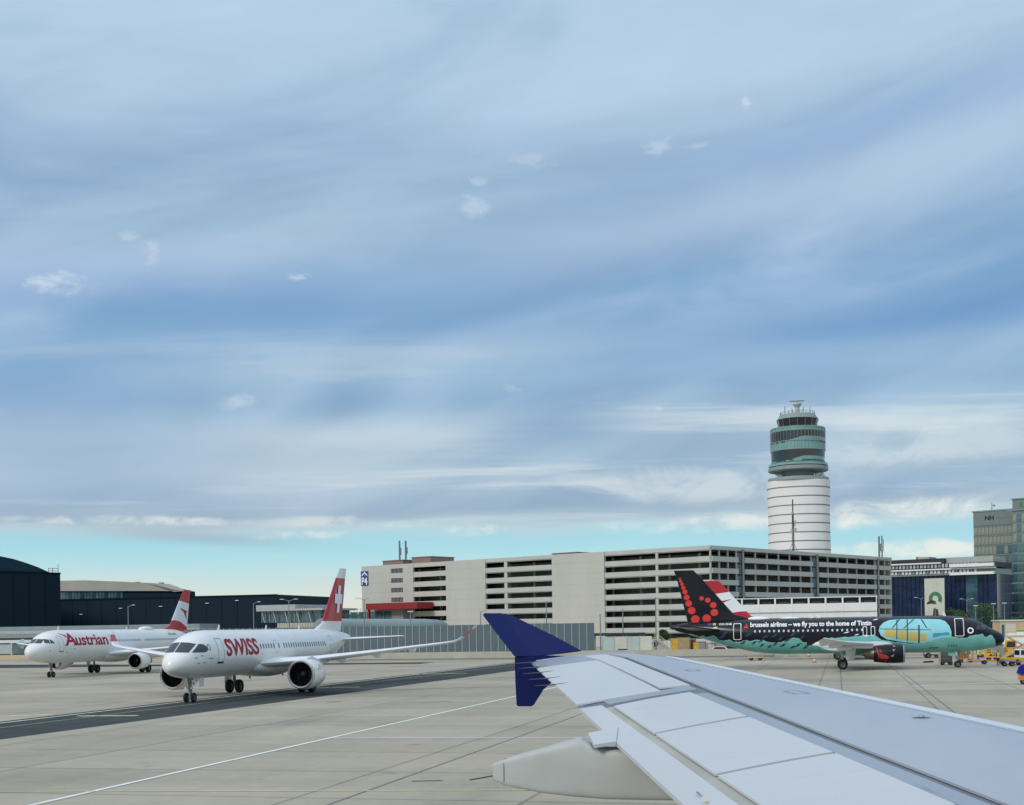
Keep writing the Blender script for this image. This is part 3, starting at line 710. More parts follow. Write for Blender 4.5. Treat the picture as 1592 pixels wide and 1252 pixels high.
br.windows(BX(1340), BX(1172), .545, .62, .2, .27, M['shade'])
for u in (1344.5, 1357): br.door(BX(u+3.3), BX(u-3.3), -.05, 1.0, M['pale'], .06)
br.door(BX(1152), BX(1139.5), BZ(1145, 995), BZ(1145, 969.5), M['pale'], .07); br.door(BX(1499), BX(1484.5), BZ(1490, 989.5), BZ(1490, 961.5), M['pale'], .07)
# glazed-cabin artwork reduced to plain panels
bpl([(1366,981),(1368,974),(1374,968),(1383,964.5),(1398,963),(1430,962.5),(1462,963),(1470,966),(1476,973),(1479,982),(1479,990),(1464,991.5),(1452,995),(1440,999.5),(1427,1001),(1400,998),(1378,994),(1369,988)], M['cyan_panel'], 'side_artwork', .016, .3, .1)
bpl([(1451,991.5),(1450,985),(1474,983),(1477,987.5),(1464,988.5)], M['cyan_deep'], 'artwork_panel', .02)
for pl in ([(1375,978.5),(1392.5,978.5),(1392.5,992),(1375,991)], [(1396,979),(1409,980),(1409,995.5),(1396,993.5)], [(1412,982),(1426,983),(1426,997),(1412,996)], [(1430,985),(1440,985.5),(1440,996),(1430,997)]):
    bpl(pl, M['panel_yellow'], 'artwork_panel', .02)
for pl in ([(1394,964),(1395.6,964),(1394.6,994),(1393,994)], [(1410,963),(1411.8,963),(1411,997),(1409.4,997)], [(1427.5,972),(1430,972),(1429.5,1000),(1427,1000)], [(1368,977.5),(1448,979),(1448,980),(1368,978.5)]):
    bpl(pl, M['panel_line'], 'artwork_line', .024)
for u0, u1 in ((1398, 1386), (1420, 1404), (1432, 1440)):
    bpl([(u0, 963.2), (u0+2.4, 963.2), (u1+1.8, 977), (u1, 977)], M['panel_line'], 'artwork_line', .023)
br.windows(BX(1470), BX(1371), .545, .62, .2, .26, M['panel_line'])
decal(outline(disc(BX(1509), BZ(1509, 980.5), .34, .34), .13), br.skin(1, .016), M['pale'], 'ring_mark', br.body, .3, .12)
decal([disc(BX(1509), BZ(1509, 980.5), .2)], br.skin(1, .018), M['black'], 'ring_mark', br.body, .3, .12)
# white dashes and fish-like flecks
for u, v, l in ((1361, 963.5, 9), (1315, 983.5, 10), (1331, 987, 8), (1346, 989, 9), (1110, 976, 9)):
    bpl([(u-l*.5, v+1.2), (u+l*.1, v-.9), (u+l*.6, v-1.1), (u+l*.2, v+.7)], M['pale'], 'white_fleck', .02)
rf = random.Random(3)
for u, v, w in ((1122,990,14),(1126,985,12),(1163,987,13),(1172,999,11),(1184,1003,10),(1190,990,13),(1196,1005,9),(1204,988,12),(1217,1003,13),(1224,995,13),(1233,986,14),(1240,1003,14),(1252,1006,12),(1258,1000,12),(1247,991,11),(1232,1006,10),(1213,993,11),(1205,1001,10),(1183,996,12),(1155,999,11),(1282,1005,9)):
    a = -R(28+rf.uniform(-8, 8)); q = lambda x, y: (u+x*math.cos(a)-y*math.sin(a), v+x*math.sin(a)+y*math.cos(a))
    bpl([q(-w*.5, 1.4), q(-w*.32, 0), q(-w*.5, -1.6), q(-w*.22, -.6), q(0, -1.7), q(w*.5, 0), q(w*.1, 1.1), q(-w*.05, 2.6), q(-w*.12, .9)], M['navy_mark'], 'fish_mark', .018)
for i in range(4): bpl([(1474+4*i, 1002.5), (1475.2+4*i, 1002.5), (1475.8+4*i, 1006), (1474.6+4*i, 1006)], M['panel_line'], 'gill_mark', .018)
bpl([(1444,1007),(1459,1006.6),(1459,1008),(1444,1008.4)], M['navy_mark'], 'cargo_mark', .018)
def eng_skin(u, v):
    off = 5.75; k = (u-796)/FPX; ox, oy = BN[0]+_s*off, BN[1]-_c*off; x = (ox-oy*k)/(_c+(-_s)*k)
    z = EYE+ray(u, v).z*(oy-_s*x)-1.05*.0; return x, z
def on_cowl(x, z):
    q = max(-.98, min(.98, (z-1.78)/1.06)); return Vector((x, 5.75+1.075*math.sqrt(1-q*q), 1.78+1.075*q))
eng = [o for o in br.root.children if o.name.startswith('engine')][-1]
for pl in ([(1361,1005),(1364,1010),(1366.5,1016),(1371,1017),(1375,1017.5),(1380,1020),(1380.5,1023),(1377.5,1025),(1374,1023.5),(1370,1025),(1367,1023),(1364.5,1020),(1362,1013)], [(1366,1008),(1368,1009.5),(1370.5,1015.5),(1368,1015)], [(1373,1025),(1378,1027.5),(1374,1027)], [(1363,1020),(1366,1024),(1364,1024.5)]):
    decal([[eng_skin(u, v) for u, v in pl]], on_cowl, M['lobster'], 'cowl_mark', eng, .3, .1)
for pl in ([(1387,1003),(1392,1005),(1388,1006)], [(1386,1010),(1391,1009),(1388,1013)], [(1383,1020),(1389,1017),(1387,1021)]):
    decal([[eng_skin(u, v) for u, v in pl]], on_cowl, M['greyp'], 'cowl_mark', eng, .3, .1)
br.blade(6.2, 2.07, .45, M['pale']); br.dome(27.2, 2.05, 2.6, 1.2, .3, M['pale']); br.blade(21.0, 2.07, .42, M['pale']); br.blade(20.2, 2.07, .42, M['pale'])
b = MB(); b.sphere((4.05, 0, A320Z+2.05), .14, 10); b.build('beacon', M['canopy_red'], br.root, smooth=60)

# ------------------------------------------------------------------ the wing beside the camera
WQ = (-.11, 1.69, 7.37, .365, .096)
wF = Vector((math.cos(WQ[0]), math.sin(WQ[0]))); wL = Vector((-math.sin(WQ[0]), math.cos(WQ[0])))
wo = wF*WQ[2]-wL*WQ[1]
wr = thing('aircraft_wing', 'near grey wing seen from above, dark blue fence at its tip', 'wing', (wo.x, wo.y, EYE), math.atan2(-wF.y, -wF.x))
# local: x back, y = -(outboard), z relative to the eye
LE = lambda y: .51*(y-1.975)-.12+max(0, y-16.25)**2*3.2
TE = lambda y: 4.97+.232*y
def wz(c, y, C):
    cc = max(0.0, min(1.0, c))
    up = .33*(.2969*math.sqrt(cc)-.126*cc-.3516*cc**2+.2843*cc**3-.1036*cc**4)*C+.012*C*4*cc*(1-cc)
    return -WQ[3]-WQ[4]*(16.6-y)+up-.03*(c-.5)*C
def WS(c, y, dz=0.0):
    C = TE(y)-LE(y); return Vector((LE(y)+c*C, -y, wz(c, y, C)+dz))
def wlow(c, y):
    C = TE(y)-LE(y); cc = max(0, min(1, c))
    th = .3*(.2969*math.sqrt(cc)-.126*cc-.3516*cc**2+.2843*cc**3-.1036*cc**4)*C
    return Vector((LE(y)+c*C, -y, -WQ[3]-WQ[4]*(16.6-y)-.03*(c-.5)*C-th*1.1-.012))
def wingmat(name, col, rough, var, spec=.5, coat=.0):
    m, t, b = newmat(name); o = t.obj()
    mp = t.n('ShaderNodeMapping'); t.put(mp.inputs[0], o); mp.inputs['Scale'].default_value = (1.0, .35, 1)
    n1 = t.noise(mp.outputs[0], .9, 5, .6); n2 = t.noise(o, 9, 4, .6); n3 = t.noise(mp.outputs[0], 1.3, 4, .6)
    c = lin(col)
    cc = t.mix(t.sm(n1, .3, .7), tuple(x*(1-var) for x in c), tuple(x*(1+var) for x in c))
    cc = t.mix(t.m('MULTIPLY', t.sm(n3, .6, .85), .12), cc, lin((104, 112, 120)))
    # rib and stringer fastener rows, faint run-off streaks across the chord
    X, Y, _z = t.xyz(o)
    fy_ = t.m('FRACT', t.m('MULTIPLY', Y, 1.55)); ln = t.m('SUBTRACT', 1.0, t.sm(t.m('ABSOLUTE', t.m('SUBTRACT', fy_, .5)), .006, .016))
    dots = t.m('GREATER_THAN', t.m('SINE', t.m('MULTIPLY', X, 130.0)), -.2)
    cc = t.mix(t.m('MULTIPLY', t.m('MULTIPLY', ln, dots), .08), cc, lin((96, 104, 112)))
    stx = t.noise(t.vec(t.m('MULTIPLY', X, .5), t.m('MULTIPLY', Y, 9.0), 0.0), 1.0, 5, .65)
    cc = t.mix(t.m('MULTIPLY', t.sm(stx, .55, .8), .16), cc, lin((112, 118, 122)))
    t.put(b.inputs['Base Color'], cc); t.put(b.inputs['Roughness'], t.m('ADD', t.m('MULTIPLY', n1, .1), rough-.05))
    b.inputs['Specular IOR Level'].default_value = spec; b.inputs['Coat Weight'].default_value = coat
    b.inputs['Coat Roughness'].default_value = .12
    return m
W_box = wingmat('wing_box_grey', (166, 171, 178), .38, .05, .5, .12)
W_panel = wingmat('wing_panel_light', (192, 195, 196), .5, .03)
W_slat = wingmat('slat_white', (212, 218, 222), .35, .03)
W_grey = wingmat('wing_strip_grey', (146, 156, 166), .45, .05)
W_gap = mat('sealant', (112, 118, 128), .7, var=.15, scale=2)
W_beige = mat('gap_beige', (168, 166, 156), .6, var=.12, scale=1.5)
W_fair = mat('fairing_grey', (174, 176, 172), .5, var=.08, scale=2.2)
W_blue = mat('fence_blue', (0, 20, 82), .4, spec=.22, var=.08, scale=1.5)
ys = [2.0+.5*k for k in range(29)]+[16.3, 16.45, 16.55]
b = MB(); rings = []
for y in ys:
    cs = [(1-math.cos(PI*k/16))/2 for k in range(17)]
    rings.append([WS(c, y, -.022 if 0.02 < c < .99 else -.012) for c in cs]+[wlow(c, y) for c in cs[-2:0:-1]])
b.loft(rings); wbase = b.build('wing_box', W_gap, wr, smooth=50)
def patch(name, m, c0, c1, y0, y1, dz=0.0, parent=None, th=.016, ny=None, nc=8, skew0=0, skew1=0):
    f0 = c0 if callable(c0) else (lambda y: c0); f1 = c1 if callable(c1) else (lambda y: c1)
    ny = ny or max(2, int(abs(y1-y0)/.4)); b = MB(); top = []; bot = []
    for i in range(ny+1):
        t = i/ny; ra = []; rb = []
        for k in range(nc+1):
            s = k/nc
            ya = y0+skew0*(1-s); yb = y1+skew1*(1-s)
            y = ya+(yb-ya)*t; c = f0(y)+(f1(y)-f0(y))*s
            ra.append(WS(c, y, dz)); rb.append(WS(c, y, dz-th))
        top.append(ra); bot.append(rb)
    V = [[b.bm.verts.new(p) for p in r] for r in top]; W = [[b.bm.verts.new(p) for p in r] for r in bot]
    for i in range(ny):
        for k in range(nc):
            b.face([V[i][k], V[i][k+1], V[i+1][k+1], V[i+1][k]]); b.face([W[i][k], W[i+1][k], W[i+1][k+1], W[i][k+1]])
    for i in range(ny):
        for k in (0, nc): b.face([V[i][k], V[i+1][k], W[i+1][k], W[i][k]])
    for k in range(nc):
        for i in (0, ny): b.face([V[i][k], W[i][k], W[i][k+1], V[i][k+1]])
    return b.build(name, m, parent or wr, smooth=35)
def lerp_tab(tab):
    def f(y):
        if y <= tab[0][0]: return tab[0][1]
        for (a, p), (c, q) in zip(tab, tab[1:]):
            if y <= c: return p+(q-p)*(y-a)/(c-a)
        return tab[-1][1]
    return f
seam = lerp_tab([(2, .64), (7, .615), (8.93, .596), (10.87, .573), (13.39, .526), (15.34, .456), (16.46, .39)])
hinge = lerp_tab([(2, .67), (9, .649), (11.53, .623), (13.36, .595)])
ail = lerp_tab([(13.3, .665), (16.5, .585)])
patch('slat', W_slat, .0, lambda y: .135, 3, 16.1, .004, nc=14)
patch('slat_edge', W_grey, lambda y: .145, lambda y: .165, 2.5, 16.2, .0, nc=2)
patch('skin_panel', W_box, lambda y: .166, lambda y: seam(y)-.012*3/(TE(y)-LE(y)), 2.2, 16.46, .0, nc=16)
patch('skin_panel', W_grey, lambda y: seam(y)+.014*3/(TE(y)-LE(y)), lambda y: hinge(y)-.003, 2.5, 13.28, .0, nc=4)
patch('skin_panel', W_panel, lambda y: seam(y)+.01*3/(TE(y)-LE(y)), lambda y: ail(y)-.008, 13.8, 16.45, .0, nc=6, skew0=.0)
patch('skin_panel', W_grey, lambda y: seam(y)+.012*3/(TE(y)-LE(y)), .895, 13.32, 13.52, -.008, nc=10, skew0=.25, skew1=.27)
patch('aileron', W_panel, lambda y: ail(y)+.008, 1.0, 13.5, 16.0, .0, nc=8, skew0=.12)
patch('skin_panel', W_grey, lambda y: ail(y)+.008, .985, 16.02, 16.5, .0, nc=6)
for y0, y1 in ((11.77, 13.12), (10.27, 11.74), (8.75, 10.24), (7.2, 8.72), (5.4, 7.17)):
    patch('spoiler', W_panel, lambda y: hinge(y)+.004, lambda y: .897, y0+.008, y1-.008, .012, nc=10, skew0=.22, skew1=.22)
patch('flap_gap', W_beige, lambda y: .893, lambda y: .926, 4, 13.2, -.012, nc=2, th=.01)
patch('flap', W_panel, lambda y: .924, 1.004, 4, 13.3, -.002, nc=5, th=.03)
# movable tail of the flap fairing
tb = MB(); q = [(7.70, 12.22), (7.93, 12.08), (7.86, 11.60), (7.70, 11.70)]
zt_ = lambda x, y: WS((x-LE(y))/(TE(y)-LE(y)), y).z
tb.hexa([Vector((x, -y, zt_(x, y)-.018)) for x, y in q]+[Vector((x, -y, zt_(x, y)+.008)) for x, y in q]); tb.build('flap_tab', W_panel, wr)
for c0_, c1_, y0_, y1_ in ((.25, .31, 12.95, 13.15), (.3, .36, 14.65, 14.8)):
    q_ = outline(rrect(c0_, c1_, y0_, y1_, .02, 2), .008)
    b = MB()
    for pl in q_: b.poly([WS(c, y, .0022) for c, y in pl])
    b.build('access_panel', W_grey, wr)
# flap fairing fitted through its side outline at y = 11.9
def on_plane(u, v, yl):
    d = ray(u, v); dL = d.x*wL.x+d.y*wL.y; dF = d.x*wF.x+d.y*wF.y; t = (yl-WQ[1])/dL
    return WQ[2]-t*dF, t*d.z
fy = 11.85
topl = [(767, 1187), (772, 1184), (800, 1175), (850, 1161), (912, 1144), (960, 1150), (1043, 1200)]
botl = [(767, 1212), (774, 1217), (805, 1224), (843, 1231), (900, 1237), (946, 1240), (1043, 1241), (1120, 1238), (1250, 1210)]
T_ = [on_plane(u, v, fy) for u, v in topl]; B_ = [on_plane(u, v, fy) for u, v in botl]
def li(tab, x):
    tab = sorted(tab)
    if x <= tab[0][0]: return tab[0][1]
    for a, c in zip(tab, tab[1:]):
        if x <= c[0]: return a[1]+(c[1]-a[1])*(x-a[0])/(c[0]-a[0])
    return tab[-1][1]
xt = max(p[0] for p in T_); xf = min(p[0] for p in B_)
b = MB(); rings = []
topx = [p for p in T_[:5]]; xj = T_[4][0]
for k in range(25):
    t = k/24; x = xt-.001-(xt-xf)*t
    zb = li(B_, x); zt = li(topx, x) if x >= xj else topx[4][1]-.09-(xj-x)*.02
    if x < xj: zt = min(zt, wlow((x-LE(fy))/(TE(fy)-LE(fy)), fy).z+.1)
    hw = .06+.17*min(1, ((xt-x)/1.5))**.8
    if k == 0: hw *= .8
    zm, hh = (zt+zb)/2, max(.02, (zt-zb)/2)
    rings.append([Vector((x, -fy+hw*math.copysign(abs(math.sin(a))**.22, math.sin(a)), zm+hh*math.copysign(abs(math.cos(a))**.3, math.cos(a)))) for a in [2*PI*j/36 for j in range(36)]])
b.loft(rings); fo = b.build('flap_fairing', W_fair, wr, smooth=45)
b = MB(); tx, tz = xt, (T_[0][1]+B_[0][1])/2-.03; b.tube([(tx-.02, -fy, tz), (tx+.18, -fy+.05, tz-.03)], .006, 6); b.build('static_wick', M['wick'], fo)
xq = T_[1][0]-.06; b = MB(); rings = []
for dx in (0, .008):
    x = xq-dx; zb = li(B_, x); zt = li(topx, x); hw = .064+.17*min(1, ((xt-x)/1.5))**.8; zm, hh = (zt+zb)/2, (zt-zb)/2+.004
    rings.append([Vector((x, -fy+hw*math.copysign(abs(math.sin(a))**.45, math.sin(a)), zm+hh*math.copysign(abs(math.cos(a))**.55, math.cos(a)))) for a in [2*PI*j/36 for j in range(36)]])
b.loft(rings, True, False); b.build('fairing_joint', M['seam'], fo, smooth=60)
# wingtip fence
FY, FZ0 = 16.62, -.36
def on_cant(u, v, k, FY):      # fence halves lean outward by k above / below the tip
    d = ray(u, v); dL = d.x*wL.x+d.y*wL.y; dF = d.x*wF.x+d.y*wF.y; t = (FY-k*FZ0-WQ[1])/(dL-k*d.z)
    return Vector((WQ[2]-t*dF, -(WQ[1]+t*dL), t*d.z))
def blade(name, front, parent, th=.03):     # front: list of polygons of (u, v, lean, push outward)
    b = MB(); cache = {}
    def vv(p, back):
        key = (p, back)
        if key not in cache:
            q = on_cant(p[0], p[1], p[2], FY+p[3]); cache[key] = b.bm.verts.new(q+Vector((0, -th if back else 0, 0)))
        return cache[key]
    edges = {}
    for pl in front:
        b.face([vv(p, 0) for p in pl]); b.face([vv(p, 1) for p in pl][::-1])
        for p, q in zip(pl, pl[1:]+pl[:1]): edges[frozenset((p, q))] = edges.get(frozenset((p, q)), 0)+1
    for pl in front:
        for p, q in zip(pl, pl[1:]+pl[:1]):
            if edges[frozenset((p, q))] == 1: b.face([vv(p, 0), vv(q, 0), vv(q, 1), vv(p, 1)])
    return b.build(name, W_blue, parent, bevel=.007, smooth=9)
K = .5
m1, m2 = (778, 953.5, K, 0), (832, 1021, K, 0)
fup = [[(905, 1012.5, K, 0), (860, 988, K, 0), (792, 955.5, K, 0), m1, m2, (870, 1017, K, 0)], [m1, (753, 953.5, K, -.08), (750, 956, K, -.08), (772, 985, K, -.08), (800, 1021, K, -.06), m2]]
flo = [[(800, 1021, 0, 0), (801, 1060, 0, 0), (803, 1097, 0, 0), (806, 1098.5, 0, 0), (826, 1098.5, 0, 0), (830, 1096, 0, 0), (845, 1072, 0, 0), (857, 1062, 0, 0), (868, 1042, 0, 0), (880, 1020, 0, 0), (840, 1019, 0, 0)]]
fe = blade('wingtip_fence', fup, wr); blade('lower_fence', flo, fe)
b = MB()        # swelling where the fence joins the tip
rings = []
for k in range(9):
    t = k/8; c = .12+.84*t; p = WS(c, 16.5, 0); l = wlow(c, 16.5); w = .02+.05*math.sin(PI*t)**.6
    zm, hh = (p.z+l.z)/2, (p.z-l.z)/2+.012
    rings.append([Vector((p.x, -16.56+w*math.sin(a), zm+hh*math.cos(a))) for a in [2*PI*j/14 for j in range(14)]])
b.loft(rings); b.build('tip_fillet', W_grey, wr, smooth=60)
for i, y in enumerate((14.75, 15.2, 15.65, 16.08, 16.48)):
    p = WS(1.0, y); b = MB(); b.tube([p+Vector((-.12, 0, .008)), p+Vector((.0, 0, .0)), p+Vector((.2, -.0, -.01))], [.014, .008, .0025], 6); b.build('static_wick', M['wick'], wr)
for u0, y0_ in ((.6, 9.9),):
    pass
b = MB(); p = WS(.24, 11.6, .004); b.lathe([(.001, .02), (.02, .018), (.025, 0)], 12, Matrix.Translation(p)); b.lathe([(.07, .003), (.001, .004)], 16, Matrix.Translation(p) @ Matrix.Diagonal((1, .5, 1, 1))); b.build('filler_cap', W_grey, wr, smooth=50)
for m_, nm, c, y, w_, l_ in ((M['mark_yellow'], 'yellow_stencil', .966, 9.72, .006, .07), (M['seam'], 'grey_stencil', .964, 9.9, .005, .08)):
    b = MB(); b.poly([WS(c, y, .0165 if c > .9 else .003), WS(c+w_, y-.02, .0165 if c > .9 else .003), WS(c+w_, y-l_-.02, .0165 if c > .9 else .003), WS(c, y-l_, .0165 if c > .9 else .003)]); b.build(nm, m_, wr)
for c, y, s_ in ((.655, 9.0, .2), (.64, 9.5, .35), (.645, 8.7, .2)):
    b = MB(); p = WS(c, y, .0146); b.poly([WS(c, y, .016), WS(c+.003, y-s_*.4, .016), WS(c+.004, y-s_, .016), WS(c+.001, y-s_*.5, .016)]); b.build('paint_scratch', M['seam'], wr)

# ------------------------------------------------------------------ parking garage
PC = Vector((48.0, 320.0)); pyaw = math.atan2(.759, .651)
ex_ = Vector((math.cos(pyaw), math.sin(pyaw))); ey_ = Vector((-ex_.y, ex_.x))
gar = thing('parking_garage', 'long pale multi-storey car park with rows of dark openings', 'parking garage', (PC.x, PC.y, 0), pyaw)
def onL(u, v=915):        # distance along the left face
    k = U2(u, v); return (PC.x-k*PC.y)/(k*ey_.y-ey_.x)
def onR(u, v=905):
    k = U2(u, v); return (PC.x-k*PC.y)/(k*ex_.y-ex_.x)
YL, XR, HR = 122.7, 101.0, 24.4
OT, OH, PT = 23.2, 1.37, 2.855     # top of the first opening, its height, storey pitch
rows = [OT-PT*k for k in range(8)]
solid = [(0, .7)]
secs = [(onL(1105), onL(1023)), (onL(1019), onL(941))], [(onL(858), onL(788)), (onL(783), onL(755.5))]
def strip_sec(y0, y1, nrows, name='facade_panel'):
    pass
# left face, solid stretches
def lface(y0, y1, z0=0, z1=HR, x0=0, x1=.5, name='facade_panel', m='garage'):
    b = MB(); b.box(x0, x1, y0, y1, z0, z1); return b.build(name, M[m], gar)
L = [onL(u) for u in (1105, 1023, 1019.5, 941, 859.5, 788.5, 784, 755.5, 694, 643, 627, 608)]
lface(L[3]+.02, L[4]-.02, x0=-.35); lface(L[7]+.02, L[8]-.02, x0=-.2); lface(L[9]+.02, L[10]-.02, x0=-.1); lface(L[11]+.02, YL)
for a, c in ((0.0, L[0]), (L[1], L[2]), (L[5], L[6])): lface(a, c, x0=.05, z1=HR-.75, name='pier')
def bands(a, c, n, proud):
    zt = HR
    for k in range(n+1):
        z1 = zt if k == 0 else rows[k-1]-OH; z0 = rows[k] if k < n else 0
        b = MB(); b.box(-proud, .45, a, c, z0+.22 if k < n else z0, z1)
        if k < n: b.box(.12, .4, a, c, z0+.002, z0+.218)
        b.build('parapet', M['garage2'], gar)
bands(0, L[3], 8, .12); bands(L[4], L[7], 7, .12)
for a, c, n in ((L[8], L[9], 6), (L[10], L[11], 4)):
    for k in range(n+1):
        z1 = HR if k == 0 else rows[k-1]-OH; z0 = rows[k] if k < n else 0
        lface(a, c, z0, z1, -.02, .5)
for k in range(4):
    b = MB()
    for i in range(9):
        y = L[10]+(L[11]-L[10])*(i+.5)/9; b.box(.1, .2, y-.12, y+.12, rows[k]-OH, rows[k])
    b.build('window_grille', M['greyp'], gar)
# right face
Rr = [onR(u) for u in (1107, 1146, 1157, 1262, 1272.5, 1361, 1367)]
def rband(a, c, proud, n=7):
    for k in range(n+1):
        z1 = HR if k == 0 else rows[k-1]-OH; z0 = rows[k] if k < n else 0
        b = MB(); b.box(a, c, -proud, .4, z0+.25 if k < n else z0, z1-(.555 if k == 0 else 0)); b.build('parapet', M['garage2'], gar)
rband(.5, Rr[1], .5); rband(Rr[2], Rr[3], .5); rband(Rr[4], Rr[5], .5)
rband(Rr[6], XR, .1)
b = MB(); b.box(.0, XR, -.3, .5, HR-.55, HR); b.build('cornice', M['garage'], gar)
b = MB()
for a, c, n in ((.6, Rr[1], 3), (Rr[2], Rr[3], 6), (Rr[4], Rr[5], 6), (Rr[6], XR, 2)):
    for i in range(n+1):
        x = a+(c-a)*i/n; b.box(x-.19, x+.19, .05, .38, 0, HR-.56)
b.build('column_row', M['garage2'], gar)
for a, c in ((Rr[1], Rr[2]), (Rr[3], Rr[4]), (Rr[5], Rr[6])):
    b = MB()
    for k in range(8): b.box(a+.1, c-.1, .5, .7, rows[k]-PT+.35, rows[k]-.1)
    b.build('stair_screen', M['grey_panel'], gar)
# decks, back walls, columns inside
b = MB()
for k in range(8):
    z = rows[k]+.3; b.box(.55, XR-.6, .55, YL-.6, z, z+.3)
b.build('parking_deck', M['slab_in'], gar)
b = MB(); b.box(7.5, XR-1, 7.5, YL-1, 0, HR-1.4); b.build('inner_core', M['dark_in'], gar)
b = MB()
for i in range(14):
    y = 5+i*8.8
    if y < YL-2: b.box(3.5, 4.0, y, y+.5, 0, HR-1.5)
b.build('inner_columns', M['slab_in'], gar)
# parked cars seen as dark/pale roofs in openings, strip lights
rr = random.Random(5)
# end closing walls
b = MB(); b.box(XR-.5, XR, .02, YL-.02, 0, HR-.02); b.box(.52, XR-.52, YL-.5, YL, 0, HR-.03); b.build('rear_wall', M['garage'], gar)
for a, c, z, h in ((L[11]-1.0, L[11]+7.5, HR, 1.4), (onL(655), onL(626), HR, 1.9), (onL(884), onL(845), HR, .5)):
    b = MB(); b.box(4, 14, a, c, z, z+h); b.box(3.8, 14.2, a-.2, c+.2, z+h, z+h+.2); b.build('roof_box', M['rust'], gar)
# garage sign
sy0, sy1 = onL(573, 900), onL(561.5, 900); d_ = PC.y+ey_.y*(sy0+sy1)/2
zz = lambda v: EYE+ray(567, v).z*d_
sgn = MB(); sgn.box(-.14, -.03, sy0, sy1, zz(911), zz(888.5)); sgn = sgn.build('garage_sign', M['sign_blue'], gar)
fn = lambda a, c: Vector((-.16, a, c)); ym = (sy0+sy1)/2; hw_ = (sy1-sy0)/2
decal([[(ym+hw_*.75, zz(894)), (ym, zz(889.3)), (ym-hw_*.75, zz(894)), (ym-hw_*.75, zz(896.3)), (ym, zz(892)), (ym+hw_*.75, zz(896.3))]], fn, M['pale'], 'sign_arrow', sgn)
decal_bm(text_bm('P4', ym-hw_*.75, ym+hw_*.75, zz(909.5), zz(898), True, .02), fn, M['pale'], 'sign_letters', sgn)
def mast(u, v0_, v1_, d, r, label, cat='antenna mast', name='antenna_mast', whips=0, group=None, base=None):
    p = P(u, v0_, d); q = P(u, v1_, d)
    o = thing(name, label, cat, (p.x, p.y, p.z), 0, group); h = q.z-p.z
    b = MB(); b.tube([(0, 0, 0), (0, 0, h)], r, 8); b.build('pole', M['steel'], o)
    for k in range(whips):
        b = MB(); b.tube([(0, 0, h*.3+k*h*.2), (.45, 0, h*.3+k*h*.2), (.45, 0, h*.3+k*h*.2+h*.35)], r*.5, 6); b.build('aerial', M['steel'], o)
    return o
mast(621.5, 872, 841, 400, .28, 'left of two thin masts on the brown garage roof box', whips=1)
mast(631, 870, 841, 400, .3, 'right of two thin masts on the brown garage roof box', whips=1)
mast(1367, 867, 834, 400, .3, 'thicker left mast of the pair at the right roof end of the car park', whips=1)
mast(1371.5, 867, 833, 401, .2, 'thin bent mast close beside a thicker one at the car park roof end', whips=2)

# red canopied entrance in front of the garage
def obox(name, m, parent, x0, x1, y0, y1, z0, z1, bevel=0):
    b = MB(); b.box(x0, x1, y0, y1, z0, z1); return b.build(name, m, parent, bevel=bevel)
def wallz(u, v, d): return P(u, v, d)
ent = thing('entrance_building', 'low glazed entrance under a red canopy against the car park', 'building', (PC.x, PC.y, 0), pyaw)
ya, yb = onL(697, 940), onL(565, 940)
def zl(u, v, y): return EYE+ray(u, v).z*(PC.y+ey_.y*y)
zc0, zc1 = zl(697, 945.5, ya), zl(697, 935.5, ya)
obox('canopy', M['canopy_red'], ent, -7, -.45, ya+5.5, yb-8.5, zc0, zc1)
obox('wall', M['greyp'], ent, -3.5, -.5, onL(640, 955), yb-4, 0, zc0-.05)
for k in range(5):
    y0 = onL(622, 955)+k*3.6; obox('window', M['glass_green'], ent, -3.62, -3.52, y0, y0+3.2, zc0-4.0, zc0-.5)
obox('red_post', M['canopy_red'], ent, -6.5, -5.9, yb-9.3, yb-8.7, 0, zc0-.02)
ramp = thing('curved_ramp', 'grey rounded ramp enclosure beside the red canopy, behind the fence', 'ramp', (0, 0, 0))
b = MB(); rings = []
pc = [P(500, 964, 300), P(560, 965, 310), P(620, 965, 315), P(660, 965, 318), P(676, 966, 324), P(682, 967, 335)]
for i, p in enumerate(pc):
    dd = (pc[min(i+1, len(pc)-1)]-pc[max(i-1, 0)]); dd.z = 0; dd.normalize(); n_ = Vector((-dd.y, dd.x, 0))
    rings.append([Vector((p.x, p.y, 0))+n_*(2.6*math.cos(a))+Vector((0, 0, max(0, p.z-1.5+1.9*math.sin(a)))) for a in [PI*j/10 for j in range(11)]]+[Vector((p.x, p.y, 0))-n_*2.6, Vector((p.x, p.y, 0))+n_*2.6])
b.loft(rings); b.build('ramp_shell', M['tower_grey'], ramp, smooth=40)

# ------------------------------------------------------------------ noise wall, blast wall and fences
wa, wb = Vector((-60.0, 238.6)), Vector((14.8, 218.6)); wd = (wb-wa).normalized()
nw = thing('noise_wall', 'long grey panelled noise wall with pale posts on concrete base', 'wall', (wa.x, wa.y, 0), math.atan2(wd.y, wd.x))
LW = (wb-wa).length
obox('concrete_base', M['concrete'], nw, 0, LW+28, -.3, .3, 0, 1.3); obox('base_foot', M['seam'], nw, 0, LW+28, -.55, -.305, 0, .22)
n = int(LW/1.27)
base_p = None
for i in range(n):
    if i == 0:
        base_p = obox('panel', M['grey_panel'], nw, .05, 1.22, -.06, .06, 1.303, 5.85); base_q = obox('post', M['post'], nw, -.045, .045, -.12, .12, 1.302, 5.9)
    else:
        for o_ in (base_p, base_q):
            c = o_.copy(); COL.objects.link(c); c.parent = nw; c.location.x = i*1.27
